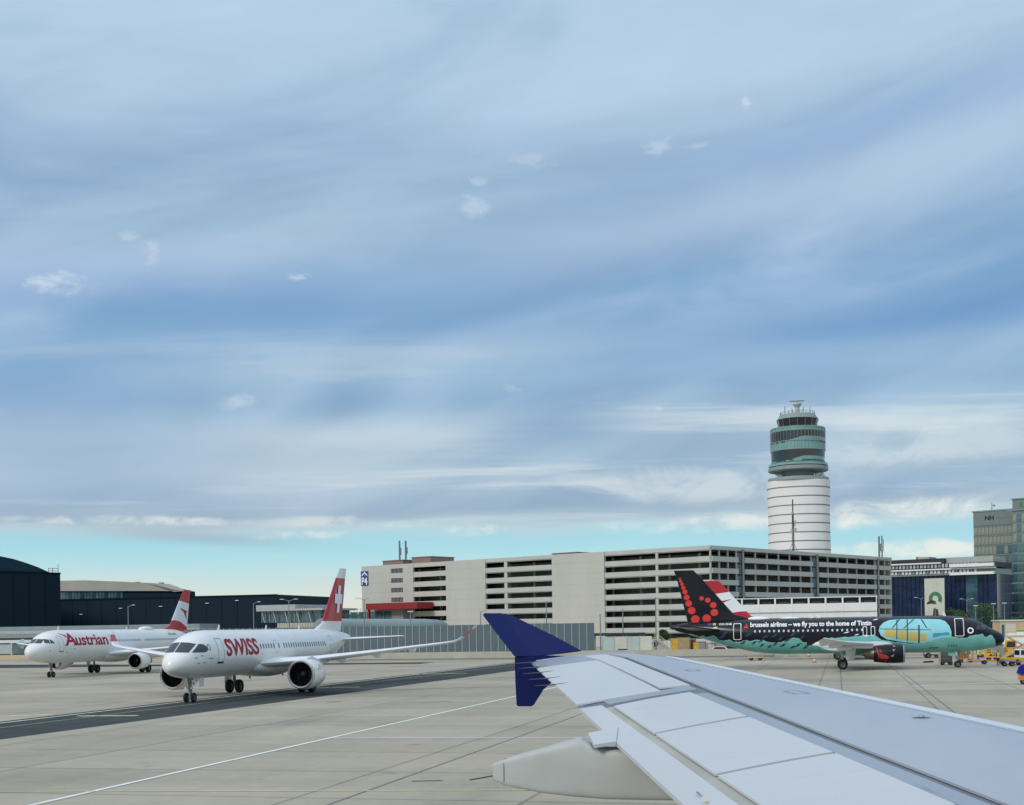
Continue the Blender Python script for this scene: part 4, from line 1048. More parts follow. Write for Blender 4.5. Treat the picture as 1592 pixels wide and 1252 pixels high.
# low wall right of it, behind the black jet
lb = thing('blast_barrier', 'low pale concrete barrier behind the black jet', 'barrier', (14.8+29, 211.2, 0), math.atan2(wd.y, wd.x))
for i in range(10): obox('barrier_block', M['concrete'], lb, i*6.05, i*6.05+6.0, -.25, .25, 0, 1.0, bevel=.05)
ff = thing('perimeter_fence', 'pale glazed fence on a tan base at the far left edge', 'fence', (-150, 298, 0), math.atan2(-.22, .97))
obox('base', M['tan'], ff, 0, 84, -.3, .3, 0, 1.0)
for i in range(14):
    obox('panel', M['glass_green'] if i % 3 else M['post'], ff, i*6+.2, i*6+5.8, -.05, .05, 1.25, 3.3); obox('post', M['post'], ff, i*6-.2, i*6+.2, -.15, .15, 1.003, 4.2)
obox('top_rail', M['lampw'], ff, 0, 84, -.18, .18, 3.6, 4.25)
wf = thing('glazed_fence', 'white translucent fence panels right of the grey noise wall', 'fence', (16, 236, 0), math.atan2(-.26, .97))
for i in range(4): obox('panel', M['poster'] if i % 2 else M['fence_pale'], wf, i*2.25+.08, i*2.25+2.17, -.05, .05, .3, 3.4); obox('post', M['post'], wf, i*2.25-.06, i*2.25+.06, -.08, .08, 0, 3.5)
sh = thing('dark_shelter', 'dark flat shelter roof above the white fence panels', 'shelter', (15, 246, 0), math.atan2(-.26, .97))
obox('roof', M['dark'], sh, 0, 9.5, -2, 2, 3.5, 4.0)
for i in range(4): obox('post', M['steel'], sh, .3+i*2.9, .5+i*2.9, -.1, .1, 0, 3.5)

# ------------------------------------------------------------------ white gantry walkway behind the black jet
g0, g1 = P(1128, 940, 254), P(1363.5, 940, 247)
gd = Vector((g1.x-g0.x, g1.y-g0.y)); GLn = gd.length
gw = thing('covered_walkway', 'white raised walkway with a row of rounded dark windows', 'walkway', (g0.x, g0.y, 0), math.atan2(gd.y, gd.x))
zt_, zb_ = 10.1, 6.3
obox('wall', M['band_white'], gw, 0, GLn, 0, 3, zb_, zt_-1.15)
obox('roof', M['band_white'], gw, -.1, GLn+.1, -.1, 3.1, zt_-.12, zt_+.05)
npan = 9; pw = GLn/npan
for i in range(npan+1): obox('mullion', M['band_white'], gw, max(0, i*pw-.16), min(GLn, i*pw+.16), -.06, .2, zb_, zt_-.12)
for i in range(npan):
    w_ = MB(); w_.prism(rrect(i*pw+.22, (i+1)*pw-.22, zt_-1.12, zt_-.16, .28), .05, .12, 'y'); w_ = w_.build('window', M['dark_pane'], gw)
    obox('handrail', M['steel'], w_, i*pw+.7, (i+1)*pw-.7, -.03, .03, zt_-.95, zt_-.88)
obox('back_wall', M['slab_in'], gw, 0, GLn, 2.9, 3, zt_-1.15, zt_-.12)
obox('ledge', M['greyp'], gw, 0, GLn, -.2, -.003, zb_+1.0, zb_+1.09)
for i in range(5): obox('support', M['greyp'], gw, 1+i*6.5, 1.6+i*6.5, 1, 1.8, 0, zb_)

# ------------------------------------------------------------------ control tower
TD = 623.0
def tz(v): return EYE+ray(1244, v).z*TD
def tr(px): return px*TD/FPX
tp = P(1244.5, 960, TD)
tw = thing('control_tower', 'tall white ribbed control tower with green glass top', 'control tower', (tp.x, tp.y, 0), math.atan2(tp.y, tp.x)-PI)
b = MB(); prof = [(tr(54), 0), (tr(50), tz(900)), (tr(47.3), tz(858)), (tr(46.2), tz(830)), (tr(45.6), tz(800)), (tr(45.6), tz(770)), (tr(46), tz(749.5))]
rings = []
NT_ = 64
seams = [760.6, 774.5, 788.4, 802.5, 816, 830, 843.5, 857]
lev = [tz(v) for v in seams]
zsn = [0, 15, 30]+sorted(lev+[l+2.1 for l in lev]+[tz(749.5)])
def tower_r(z, a):
    for (r0, z0), (r1, z1) in zip(prof, prof[1:]):
        if z <= z1: r = r0+(r1-r0)*(z-z0)/(z1-z0); break
    else: r = prof[-1][0]
    return r*(1+.05*math.cos(2*(a-z*.02))+.012*math.cos(4*(a+z*.015)))
for z in zsn:
    bulge = 0 if z in lev or z < 31 else .12
    rings.append([((tower_r(z, a)+bulge)*math.cos(a), (tower_r(z, a)+bulge)*math.sin(a), z) for a in [2*PI*k/NT_ for k in range(NT_)]])
b.loft(rings); b.build('shaft', M['tower_white'], tw, smooth=35)
for z in lev:
    b = MB(); rings = []
    for z2, e in ((z-.22, .05), (z-.2, .18), (z+.2, .18), (z+.22, .05)): rings.append([((tower_r(z, a)+e)*math.cos(a), (tower_r(z, a)+e)*math.sin(a), z2) for a in [2*PI*k/NT_ for k in range(NT_)]])
    b.loft(rings, True, False); b.build('seam_ring', M['tower_seam'], tw, smooth=40)
def ring(name, m, prof_px, parent=None, ecc=0.0, n=64, smooth=30):
    b = MB(); rings = []
    for r, v in prof_px: rings.append([(tr(r)*(1+ecc*math.cos(2*a))*math.cos(a), tr(r)*(1+ecc*math.cos(2*a))*math.sin(a), tz(v)) for a in [2*PI*k/n for k in range(n)]])
    b.loft(rings); return b.build(name, m, parent or tw, smooth=smooth)
ring('shaft_rim', M['tower_grey'], [(46, 749.8), (46.6, 749.5), (46.4, 745.2), (46, 744.5), (44, 744.4)])
ring('neck', M['tower_grey'], [(24, 747), (24, 732)]); ring('deck', M['tower_grey'], [(23, 735), (40, 734.5), (45, 733.6), (45.8, 732.6), (45.8, 728.6), (45, 727.7), (40.3, 727.2)])
nrings = ring('deck_rail', M['tower_teal'], [(45.4, 726.3), (45.6, 723), (45.2, 722.8), (45.0, 726)])
ring('glass_drum', M['tower_teal'], [(40.3, 727), (40.3, 703), (41.2, 702), (40.8, 685), (41.3, 676), (41.8, 669), (41.0, 668.2), (32, 667)])
def glassband(vtop, vb_l, vb_r, r):
    b = MB(); n = 64; up = []; lo = []
    for k in range(n):
        a = 2*PI*k/n; s = .5-.5*math.sin(a)
        s = max(0, min(1, (s-.35)/.35)); s = s*s*(3-2*s)
        vb = vb_l*s+vb_r*(1-s); R_ = tr(r)
        up.append((R_*math.cos(a), R_*math.sin(a), tz(vtop))); lo.append((R_*.985*math.cos(a), R_*.985*math.sin(a), tz(vb)))
    b.loft([lo, up], True, False); return b.build('window_band', M['tower_glass'], tw, smooth=30)
glassband(674, 688.5, 683, 41.9); glassband(703, 719, 713, 41.3)
for v0_, v1_ in ((690.3, 692.2), (718.8, 720.4)):
    for k in range(40):
        a = 2*PI*k/40
        if rr.random() < .62:
            b = MB(); b.lathe([(tr(41.25), tz(v1_)), (tr(41.25), tz(v0_))], 3, arc=(a, a+2*PI/44)); b.build('slot_window', M['tower_glass'], tw)
for k in range(48):
    a = 2*PI*k/48
    b = MB(); R_ = tr(42.0); b.bar((R_*math.cos(a)*.99, R_*math.sin(a)*.99, tz(703)), (R_*math.cos(a), R_*math.sin(a), tz(669)), .12); b.build('mullion', M['tower_grey'], tw)
ring('cab_sill', M['tower_teal'], [(41.5, 668.3), (41.6, 667.2), (30, 666.5), (29, 665.5)])
ring('cab', M['tower_glass'], [(28.7, 666), (29.3, 660), (31.6, 653)], n=16, smooth=15)
for k in range(16):
    a = 2*PI*k/16; b = MB(); b.bar((tr(28.9)*math.cos(a), tr(28.9)*math.sin(a), tz(666)), (tr(31.8)*math.cos(a), tr(31.8)*math.sin(a), tz(653)), .2); b.build('mullion', M['steel'], tw)
ring('roof', M['tower_grey'], [(31.8, 653.2), (31.4, 652), (28.5, 648.3), (27.3, 646), (26.5, 645.3), (12, 644)])
b = MB()
for k in range(24):
    a = 2*PI*k/24; b.tube([(tr(26.5)*math.cos(a), tr(26.5)*math.sin(a), tz(646)), (tr(26.5)*math.cos(a), tr(26.5)*math.sin(a), tz(641.5))], .09, 5)
    a2 = a+2*PI/24
    for v in (643.3, 641.6): b.tube([(tr(26.5)*math.cos(a), tr(26.5)*math.sin(a), tz(v)), (tr(26.5)*math.cos(a2), tr(26.5)*math.sin(a2), tz(v))], .07, 5)
b.build('roof_railing', M['steel'], tw)
for yy, v in ((19.5, 633), (9, 632), (-8, 634), (-19, 629.5), (3, 636), (-13, 637)):
    b = MB(); b.tube([(-2, tr(yy), tz(645)), (-2, tr(yy), tz(v))], .16, 6); b.build('antenna', M['steel'], tw)
ring('radar_pedestal', M['tower_roof'], [(4.5, 644.5), (4, 640), (3.2, 634), (5.5, 631), (6.8, 629.2), (6.2, 627), (2, 626.3)], smooth=40)
b = MB(); b.box(-.4, .4, tr(-11), tr(11), tz(624.4), tz(623)); b.box(-.2, .2, -.3, .3, tz(627), tz(624)); b.build('radar_bar', M['steel'], tw)
for v in (669.6, 689.4, 702.6, 721):
    ring('floor_band', M['tower_grey'], [(41.9 if v < 690 else 41.5, v+.5), (42.3 if v < 690 else 41.9, v+.4), (42.3 if v < 690 else 41.9, v-.4), (41.9 if v < 690 else 41.5, v-.5)])
for yy in (-33, -28, 30, 38):
    b = MB(); b.sphere((3, tr(yy)*.95, tz(741.0)), 1.2, 12); b.tube([(3, tr(yy)*.95, tz(745)), (3, tr(yy)*.95, tz(741))], .25, 6); b.build('dish', M['pale'], tw, smooth=60)
# lattice mast on the garage roof in front of the tower
lp = P(1233.5, 858, 372)
lm = thing('lattice_mast', 'slim lattice mast with dishes on the car park roof before the tower', 'antenna mast', (lp.x, lp.y, lp.z-.3))
b = MB(); H_ = P(1233.5, 775, 372).z-lp.z
for k in range(3):
    a = 2*PI*k/3+.4; b.tube([(.35*math.cos(a), .35*math.sin(a), 0), (.22*math.cos(a), .22*math.sin(a), H_*.75)], .07, 5); b.tube([(1.6*math.cos(a), 1.6*math.sin(a), 0), (.3*math.cos(a), .3*math.sin(a), H_*.18)], .05, 5)
for k in range(20):
    a = 2*PI*(k % 3)/3+.4; a2 = a+2*PI/3; z0 = H_*.75*k/20
    b.tube([(.33*math.cos(a), .33*math.sin(a), z0), (.32*math.cos(a2), .32*math.sin(a2), z0+H_*.0375)], .04, 4)
b.tube([(0, 0, 0), (0, 0, H_*.75)], .14, 6); b.tube([(0, 0, H_*.72), (0, 0, H_)], .17, 6); b.build('mast', M['dark'], lm)
for z, y, r in ((.4, -.5, .45), (.42, .5, .5), (.52, .4, .3), (.58, .5, .28), (.74, -.3, .3)):
    b = MB(); b.tube([(y, -.5, z*H_-r*1.3), (y, -.5, z*H_+r*1.3)], r*.8, 10); b.build('dish', M['tower_roof'], lm, smooth=40)

# ------------------------------------------------------------------ buildings right of the garage
def px_building(u0, u1, vtop, d0, d1, depth=18):
    a, c = P(u0, vtop, d0), P(u1, vtop, d1)
    v = Vector((c.x-a.x, c.y-a.y)); return a, v.length, math.atan2(v.y, v.x)
hp, hl, hy = P(1513, 797, 500), 15.8, math.atan2(-.652, .758)
H1 = hp.z
hot = thing('glass_office_block', 'tall green glass office block at the right edge with dark rooftop sign', 'office building', (hp.x, hp.y, 0), hy)
obox('wall', M['frame_grn'], hot, 0, hl, .15, 15, 0, H1); obox('roof_edge', M['tower_grey'], hot, -.5, hl, -.3, 15.2, H1, H1+.5)
obox('attic_panel', M['frame_grn'], hot, 0, hl-.2, -.05, .148, H1-5.2, H1-.02)
fl = 3.62; cols = 11; cw = hl/cols
protos = {}
for k in range(11):
    zt = H1-5.4-k*fl
    if zt-fl < 0: break
    for i in range(cols):
        key = 'glass_tan_refl' if k < 2 or (k == 2 and rr.random() < .8) else ('glass_green' if k < 5 else 'glass_blue')  # upper floors: tan and green reflections are put into the pane colour
        if k in (2, 3) and rr.random() < .25: key = 'glass_mid'
        if key not in protos:
            protos[key] = obox('window', M[key], hot, .08, cw-.08, -.02, .12, .25, fl-.45); o_ = protos[key]
        else: o_ = protos[key].copy(); COL.objects.link(o_); o_.parent = hot
        o_.location = (i*cw, .02, zt-fl)
    obox('floor_band', M['frame_grn'] if k < 5 else M['tower_grey'], hot, 0, hl, -.12, .148, zt-.4, zt-.12)
decal_bm(text_bm('NH', 4.4, 7.8, H1-3.3, H1-1.6, False, .05), lambda a, c: Vector((a, -.09, c)), M['sign_navy'], 'roof_sign', hot)
decal([rrect(8.6, 12.8, H1-2.9, H1-2.4, .1)], lambda a, c: Vector((a, -.09, c)), M['tower_seam'], 'roof_sign', hot)
mp_ = P(1542, 795, 506); am = thing('rooftop_camera', 'small pole with a lamp on the green office roof', 'antenna mast', (mp_.x, mp_.y, H1+.45))
b = MB(); b.tube([(0, 0, 0), (0, 0, 3.6)], .25, 8); b.build('pole', M['post'], am)
b = MB(); b.sphere((.9, 0, 2.6), .4, 8); b.bar((0, 0, 2.5), (.8, 0, 2.6), .12); b.build('lamp', M['steel'], am)
rt, rl = P(1573.5, 777, 484), 14.0
H2 = rt.z
ho2 = thing('glass_hotel_tower', 'taller glass tower cut by the right photo edge with green roof letter', 'hotel', (rt.x, rt.y, 0), hy)
obox('wall', M['frame_grn'], ho2, 0, rl, .15, 14, 0, H2); obox('roof_edge', M['tower_grey'], ho2, -.4, rl, -.3, 14.2, H2, H2+.4); obox('ledge', M['tower_grey'], ho2, -2.0, rl, -.4, .14, H2-4.1, H2-3.8)
protos2 = {}
for k in range(12):
    zt = H2-5.0-k*fl
    if zt-fl < 0: break
    for i in range(9):
        key = ('glass_tan_refl', 'glass_green')[i % 2] if k < 3 else ('glass_green' if i % 3 else 'glass_mid')  # pane colours stand in for tan and green reflections here too
        if key not in protos2: protos2[key] = obox('window', M[key], ho2, .1, rl/9-.1, -.02, .12, .3, fl-.4); o_ = protos2[key]
        else: o_ = protos2[key].copy(); COL.objects.link(o_); o_.parent = ho2
        o_.location = (i*rl/9, .02, zt-fl)
decal_bm(text_bm('R', 2.6, 4.3, H2-3.3, H2-1.2, False, .02), lambda a, c: Vector((a, .1, c)), M['poster_green'], 'roof_letter', ho2)
# banded office behind
op, ol, oy = px_building(1380, 1520, 873, 470, 452)
off = thing('banded_office', 'office building with white window bands above dark blue walls', 'office building', (op.x, op.y, 0), oy)
oz = lambda v: EYE+ray(1430, v).z*465
obox('upper_storey', M['dark'], off, 0, ol*.62, 2, 20, oz(878), oz(869.5)); obox('roof', M['tower_roof'], off, ol*.62, ol+4, 4, 20, oz(878), oz(868.5))
obox('upper_floor', M['dark'], off, -2, ol+6, .5, 20, oz(886), oz(878.03))
obox('white_band', M['band_white'], off, -2, ol*.6, -.5, .45, oz(878), oz(876)); obox('white_band', M['band_white'], off, -2, ol+6, -1.5, .45, oz(888), oz(886.02))
for k in range(26):
    obox('window', M['post'] if k % 3 else M['tower_grey'], off, k*1.25-1, k*1.25-.25, .3, .48, oz(884), oz(878.4))
    obox('window', M['band_white'] if k % 4 else M['tower_grey'], off, k*1.25-1, k*1.25-.25, -.6, -.2, oz(893.3), oz(888.2))
obox('mid_floor', M['tower_grey'], off, -2, ol+6, -.15, 20, oz(896), oz(888.05))
obox('blue_wall', M['glass_blue'], off, -2, ol+6, 1.0, 20, 0, oz(896.03))
for k in range(24): obox('mullion', M['navy'], off, -1.5+k*1.55, -1.3+k*1.55, .8, .99, 0, oz(896.05))
obox('blue_bay', M['glass_mid'], off, ol*.88, ol*1.0, -.8, .97, 0, oz(897)); obox('white_band', M['band_white'], off, ol*.72, ol+6, -3, -1.52, oz(885), oz(880)); obox('white_band', M['band_white'], off, ol*.72, ol+6, -3, -1.52, oz(897), oz(893))
for u0, u1, v in ((1400, 1416, 866), (1428, 1447, 867)):
    pass
for u0, u1, vt in ((1383, 1400, 864.5), (1406, 1435, 865.5)):
    a = (P(u0, vt, 462)-op).to_2d().length; c = (P(u1, vt, 462)-op).to_2d().length; obox('roof_plant', M['tower_roof'], off, a, c, 6, 14, oz(869.45), oz(vt))
q0, q1 = P(1437.5, 930, 450), P(1468.5, 930, 447)
po = thing('facade_poster', 'tall pale banner with a green swirl on the dark blue office wall', 'banner', (q0.x, q0.y, 0), math.atan2(q1.y-q0.y, q1.x-q0.x))
pwid = (q1-q0).to_2d().length; pz0, pz1 = P(1450, 957, 449).z, P(1450, 899.5, 449).z
obox('banner_sheet', M['poster'], po, 0, pwid, -.05, .1, pz0, pz1)
fpp = lambda a, c: Vector((a, -.09, c))
ph = pz1-pz0
sw_ = []
for k in range(16):
    t0, t1 = k/16, (k+1)/16
    def sp(t, r): a = -0.6+5.6*t; return (pwid*(.52+r*math.cos(a)*.5), pz0+ph*(.45+r*.28*math.sin(a)))
    sw_.append([sp(t0, .75-.2*t0), sp(t1, .75-.2*t1), sp(t1, .36-.15*t1), sp(t0, .36-.15*t0)])
decal(sw_, fpp, M['poster_green'], 'banner_swirl', po)
decal([[(pwid*.1, pz0+ph*.3), (pwid*.5, pz0+ph*.33), (pwid*.55, pz0+ph*.38), (pwid*.35, pz0+ph*.42), (pwid*.12, pz0+ph*.36)], [(pwid*.4, pz0), (pwid*.7, pz0), (pwid*.66, pz0+ph*.16), (pwid*.45, pz0+ph*.2)]], lambda a, c: Vector((a, -.1, c)), M['poster_dark'], 'banner_shape', po)
# small tan service building
tn = P(1555, 966, 300); tb_ = thing('service_building', 'low tan building with pale roof edge right of the black nose', 'building', (tn.x, tn.y, 0), R(-8))
obox('wall', M['tan'], tb_, 0, 14, 0, 8, 0, tn.z); obox('roof', M['lampw'], tb_, -.3, 14.2, -.3, 8.2, tn.z, tn.z+.3); obox('shutter', M['poster'], tb_, 1.2, 3.4, -.06, .04, .1, tn.z-.7); obox('window', M['glass_mid'], tb_, .3, .9, -.05, .04, 1.5, tn.z-.8)
gs = P(1579, 981, 290); gb = thing('green_sign', 'white sign board with green band in front of the tan building', 'sign', (gs.x, gs.y, 0), R(-8))
obox('board', M['pale'], gb, 0, 5, -.1, .1, gs.z-1.3, gs.z+.2); obox('green_band', M['sign_green'], gb, .1, 4.9, -.14, -.103, gs.z-.2, gs.z+.15); obox('post', M['steel'], gb, .4, .6, -.05, .05, 0, gs.z-1.303); obox('post', M['steel'], gb, 4.2, 4.4, -.05, .05, 0, gs.z-1.303)

# ------------------------------------------------------------------ hangars and terminal bits on the left
h0, h1 = P(93.5, 891, 390), P(-140, 880, 352)
hv = Vector((h1.x-h0.x, h1.y-h0.y)); hlen = hv.length
hg = thing('dark_hangar', 'large dark navy hangar with arched roof at the left edge', 'hangar', (h0.x, h0.y, 0), math.atan2(hv.y, hv.x)+PI)
HH = h0.z
obox('wall', M['navy'], hg, -hlen, 0, 0, 60, 0, HH)
# arched roof following the photo outline
ro = MB(); pl = [(-hlen, HH+.003)]
for u, v in ((-120, 862), (-60, 859), (-20, 862), (0, 865), (20, 869), (40, 875), (60, 882), (76, 889), (80, 890.8)):
    d = 352+(390-352)*(u+140)/233.5; p = P(u, v, d); pl.append((-(p.to_2d()-h0.to_2d()).length, max(HH+.05, p.z)))
pl.append((pl[-1][0]+.5, HH+.003))
ro.prism(pl, .6, 59, 'y'); ro.build('arched_roof', mat('hangar_arch', (10, 52, 66), .6, spec=.25, var=.15, scale=.15), hg)
for i in range(1, 10): obox('panel_joint', M['navy_dark'], hg, -i*5.2-.05, -i*5.2+.05, -.06, -.003, 0, HH)
obox('roof_trim', M['navy_dark'], hg, -hlen, .15, -.12, .0-.003, HH-.4, HH+.1)
rg = MB()
for x in (-.3, -2.2, -3.6): rg.tube([(x, .5, HH), (x, .5, HH+(2.6 if x > -1 else 1.4))], .09, 5)
for z in (.6, 1.3): rg.tube([(-3.6, .5, HH+z), (-.3, .5, HH+z)], .07, 5)
rg.build('roof_railing', M['steel'], hg)
k0, k1 = P(90, 921, 420), P(431, 924.5, 400)
kv = Vector((k1.x-k0.x, k1.y-k0.y)); kl = kv.length
h2 = thing('long_hangar', 'long flat navy hangar behind the taxiing jets', 'hangar', (k0.x, k0.y, 0), math.atan2(kv.y, kv.x))
kz = k1.z
obox('wall', M['navy'], h2, 0, kl, 0, 40, 0, kz); obox('roof_trim', M['navy_dark'], h2, 0, kl+.2, -.2, -.003, kz-.35, kz+.12)
for i in range(1, 13): obox('panel_joint', M['navy_dark'], h2, i*5.2-.05, i*5.2+.05, -.06, -.004, 0, kz-.36)
for i, (x, z) in enumerate(((8, .7), (22, .8), (36, .82), (52, .86), (62, .9), (14, .15), (2, .2))): obox('wall_lamp', M['lampw'], h2, x, x+1.1, -.5, -.2, kz*z, kz*z+.22)
h3p, h3q = P(88, 934, 452), P(283, 922, 440)
h3v = Vector((h3q.x-h3p.x, h3q.y-h3p.y)); h3l = h3v.length
h3 = thing('arched_hall', 'hall with a pale curved roof over a strip of glazing, behind the hangars', 'hall', (h3p.x, h3p.y, 0), math.atan2(h3v.y, h3v.x))
zz3 = lambda v: EYE+ray(180, v).z*446
obox('wall', M['navy'], h3, 0, h3l, .2, 9, 0, zz3(921.6)); obox('glazed_wall', M['navy'], h3, 0, h3l*.8, .2, 8.9, zz3(921.55), zz3(917))
for i in range(22): obox('window', M['glass_green'] if i % 4 else M['glass_mid'], h3, .2+i*1.15, 1.15+i*1.15, 0, .19, zz3(932), zz3(918.5))
b = MB(); pl = []
for u, v in ((88, 902.3), (120, 902), (150, 903), (190, 904.5), (230, 906.5), (250, 907.5), (262, 911), (275, 916.5), (283, 921)):
    p = P(u, v, 446); pl.append(((p.to_2d()-h3p.to_2d()).length, p.z))
pl[0] = (0, pl[0][1]); pl += [(h3l, zz3(922)), (h3l, zz3(921.5)), (0, zz3(916.9))]
b.prism(pl, -.8, 9, 'y'); b.build('curved_roof', M['hangar_roof'], h3)
for i, (x, y) in enumerate(((8, 903), (18, 904), (28, 906), (37, 908))): obox('roof_vent', M['greyp'], h3, x, x+1.2, 3, 4.5, zz3(y)-.6, zz3(y)+.25)
# pale terminal building and low annexes
t0, t1 = P(405, 945, 330), P(497, 947, 322)
tv = Vector((t1.x-t0.x, t1.y-t0.y)); tl_ = tv.length
tm = thing('pale_terminal', 'pale low terminal building with slanted white columns', 'terminal', (t0.x, t0.y, 0), math.atan2(tv.y, tv.x))
tzv = lambda v: EYE+ray(440, v).z*327
obox('roof', M['post'], tm, -.6, tl_*.63, -1, 14, tzv(950), tzv(940.5)); obox('roof', M['tower_roof'], tm, tl_*.63+.002, tl_+1.5, -1, 14, tzv(950), tzv(947)); obox('glass_front', M['glass_mid'], tm, 0, tl_, .5, 13, tzv(968), tzv(950.02)); obox('lower_floor', M['navy'], tm, -.5, tl_+1, .2, 13, 0, tzv(968.02))
for i in range(5):
    b = MB(); x = .6+i*3.5; b.bar((x+.9, -.3, tzv(968)), (x, -.3, tzv(950.1)), .2); b.build('slant_column', M['post'], tm)
for i in range(12): obox('window_frame', M['post'], tm, i*1.25, i*1.25+.1, .35, .49, tzv(968), tzv(950.1))
a_ = P(431, 969, 320); c_ = P(545, 968, 312); an = thing('corrugated_annex', 'low pale corrugated annex roof above the noise wall', 'annex', (a_.x, a_.y, 0), math.atan2(c_.y-a_.y, c_.x-a_.x))
b = MB(); ll = (c_-a_).to_2d().length
for i in range(28): b.box(i*ll/28, (i+.8)*ll/28, 0, 6, a_.z-1.2, a_.z)
b.box(0, ll, .1, 5.9, 0, a_.z-.03); b.build('shed', M['concrete'], an)
d0, d1 = P(496, 953, 420), P(563, 954, 414); dn = thing('distant_terminal', 'far white terminal with blue glazing left of the car park', 'terminal', (d0.x, d0.y, 0), math.atan2(d1.y-d0.y, d1.x-d0.x))
dl = (d1-d0).to_2d().length
obox('wall', M['tower_grey'], dn, 0, dl, 0, 10, 0, P(530, 952, 356).z); obox('roof', M['band_white'], dn, -.3, dl, -.5, 10.2, P(530, 951.9, 356).z, P(530, 948.5, 356).z); obox('window_strip', M['glass_blue'], dn, 7, dl-1, -.1, -.003, P(530, 956, 356).z, P(530, 952.5, 356).z)
b = MB()
for i in range(8): x = 5+i*1.2; b.tube([(x, 3, P(530, 948.4, 356).z), (x, 3, P(530, 940, 356).z)], .09, 5)
b.tube([(5, 3, P(530, 942, 356).z), (13.5, 3, P(530, 942, 356).z)], .08, 5); b.build('roof_railing', M['post'], dn)
obox('roof_plant', M['dark'], dn, 2.6, 4, 2, 5, P(530, 948.45, 356).z, P(530, 942.5, 356).z)
x0_ = P(-160, 976, 300); gb_ = thing('grey_low_building', 'long grey two-tone low building at the far left behind the fence', 'building', (x0_.x, 318, 0), R(-10))
for z0, z1, m_ in ((0, 4.6, 'dark'), (4.62, 5.6, 'greyp'), (5.62, 6.3, 'post'), (6.32, 7.3, 'tower_grey')): obox('wall' if z0 == 0 else 'wall_band', M[m_], gb_, 0, 68, 0+z0*.02, 12, z0, z1)

# ------------------------------------------------------------------ lamp posts
def lamp(u, vtop, d, label, kind='single', grp=None):
    p = P(u, vtop, d); h = p.z
    o = thing('lamp_post', label, 'lamp post', (p.x, p.y, 0), 0, grp)
    b = MB(); b.tube([(0, 0, 0), (0, 0, h*.6), (0, 0, h-.1)], [.14, .11, .08], 8); b.build('pole', M['pole'], o, smooth=40)
    sides = {'single': (1,), 'double': (-1, 1), 'top': ()}[kind]
    for s in sides:
        L_ = 2.0 if kind == 'double' else 1.6
        b = MB(); b.tube([(0, 0, h-.5), (s*.25, 0, h-.15), (s*L_*.6, 0, h+.15)], .06, 6); b.build('arm', M['pole'], o)
        b = MB(); b.box(min(s*L_*.55, s*L_), max(s*L_*.55, s*L_), -.16, .16, h+.08, h+.24); b.build('lamp_head', M['lampw'], o, bevel=.04)
    if kind == 'top':
        b = MB(); b.box(-.55, .55, -.2, .2, h-.1, h+.12); b.build('lamp_head', M['lampw'], o, bevel=.04)
lamp(199, 942, 300, 'curved-arm lamp post before the navy hangar, behind the far left jet')
lamp(394, 937, 300, 'curved-arm lamp post at the right end of the navy hangar')
lamp(449, 933, 290, 'twin-arm lamp post before the pale terminal', 'double')
lamp(566, 931, 280, 'twin-arm lamp post at the left corner of the car park', 'double')
lamp(638, 951, 262, 'short lamp post in front of the curved ramp', 'top')
lamp(747, 950, 250, 'lamp post rising just above the blue wing fence tip', 'single')
lamp(849, 934, 250, 'lamp post above the noise wall before the left dark openings', 'top')
lamp(933, 954, 240, 'short lamp post at the right end of the noise wall', 'top')
lamp(968, 946, 250, 'thin lamp post above the white fence panels', 'top')
lamp(1019, 928, 250, 'tall thin lamp post left of the black fin', 'top')
lamp(1432, 930, 380, 'twin-arm lamp post before the dark blue office', 'double')
lamp(1503, 932, 380, 'twin-arm lamp post between the small trees', 'double')
lamp(1516.5, 942, 350, 'lamp post directly above the black nose section', 'top')
lamp(1544.5, 939, 330, 'lamp post before the right tree and glass block', 'top')
lamp(1561.5, 938, 340, 'flat-headed lamp post above the tan building', 'top')
lamp(1454, 944, 360, 'short lamp post in front of the banner', 'top')

# ------------------------------------------------------------------ trees
def tree(u, vtop, vbase, d, w, label, seed, n=1500):
    r = random.Random(seed); p = P(u, vtop, d); h = p.z; q = P(u, vbase, d)
    o = thing('tree', label, 'tree', (p.x, p.y, 0), r.random()*6, 'trees before the offices')
    b = MB(); b.tube([(0, 0, 0), (.1, 0, h*.3), (.05, .1, h*.6), (0, 0, h*.85)], [.3, .24, .15, .05], 8)
    for k in range(7):
        a = k*2.4; z = h*(.28+.07*k); b.tube([(0, 0, z), (w*.22*math.cos(a), w*.22*math.sin(a), z+h*.1), (w*.38*math.cos(a), w*.38*math.sin(a), z+h*.16)], [.1, .07, .03], 5)
    b.build('trunk', M['bark'], o, smooth=40)
    b = MB(); cl = [(Vector((r.gauss(0, w*.24), r.gauss(0, w*.24), h*r.uniform(.35, .9))), r.uniform(.14, .26)*w) for _ in range(18)]
    for _ in range(n):
        c, cr = r.choice(cl); v = Vector((r.gauss(0, 1), r.gauss(0, 1), r.gauss(0, 1))).normalized()*cr*r.uniform(.55, 1.05); v.z *= .8
        s = r.uniform(.14, .3); ax = Vector((r.gauss(0, 1), r.gauss(0, 1), r.gauss(0, 1))).normalized(); bx = ax.orthogonal().normalized()*s; cx = ax.cross(bx).normalized()*s*.7; c2 = c+v
        if c2.z > h: c2.z = h-r.random()*.4
        b.poly([c2-bx, c2+cx, c2+bx, c2-cx])
    b.build('crown', M['leaf'], o, recalc=False)
tree(1485, 938, 965, 385, 6.5, 'small dark green tree beside the banner', 1)
tree(1498, 946, 965, 370, 4.6, 'smallest bushy tree between the twin-arm lamp and the banner tree', 4, 900)
tree(1532, 938, 968, 365, 7.5, 'bushy tree in front of the green office block', 2)
tree(1588, 956, 970, 330, 4.5, 'tree partly cut off at the right edge above the tan building', 6, 900)
tree(1034, 977, 990, 262, 2.6, 'small dark tree just behind the black tail', 9, 900)

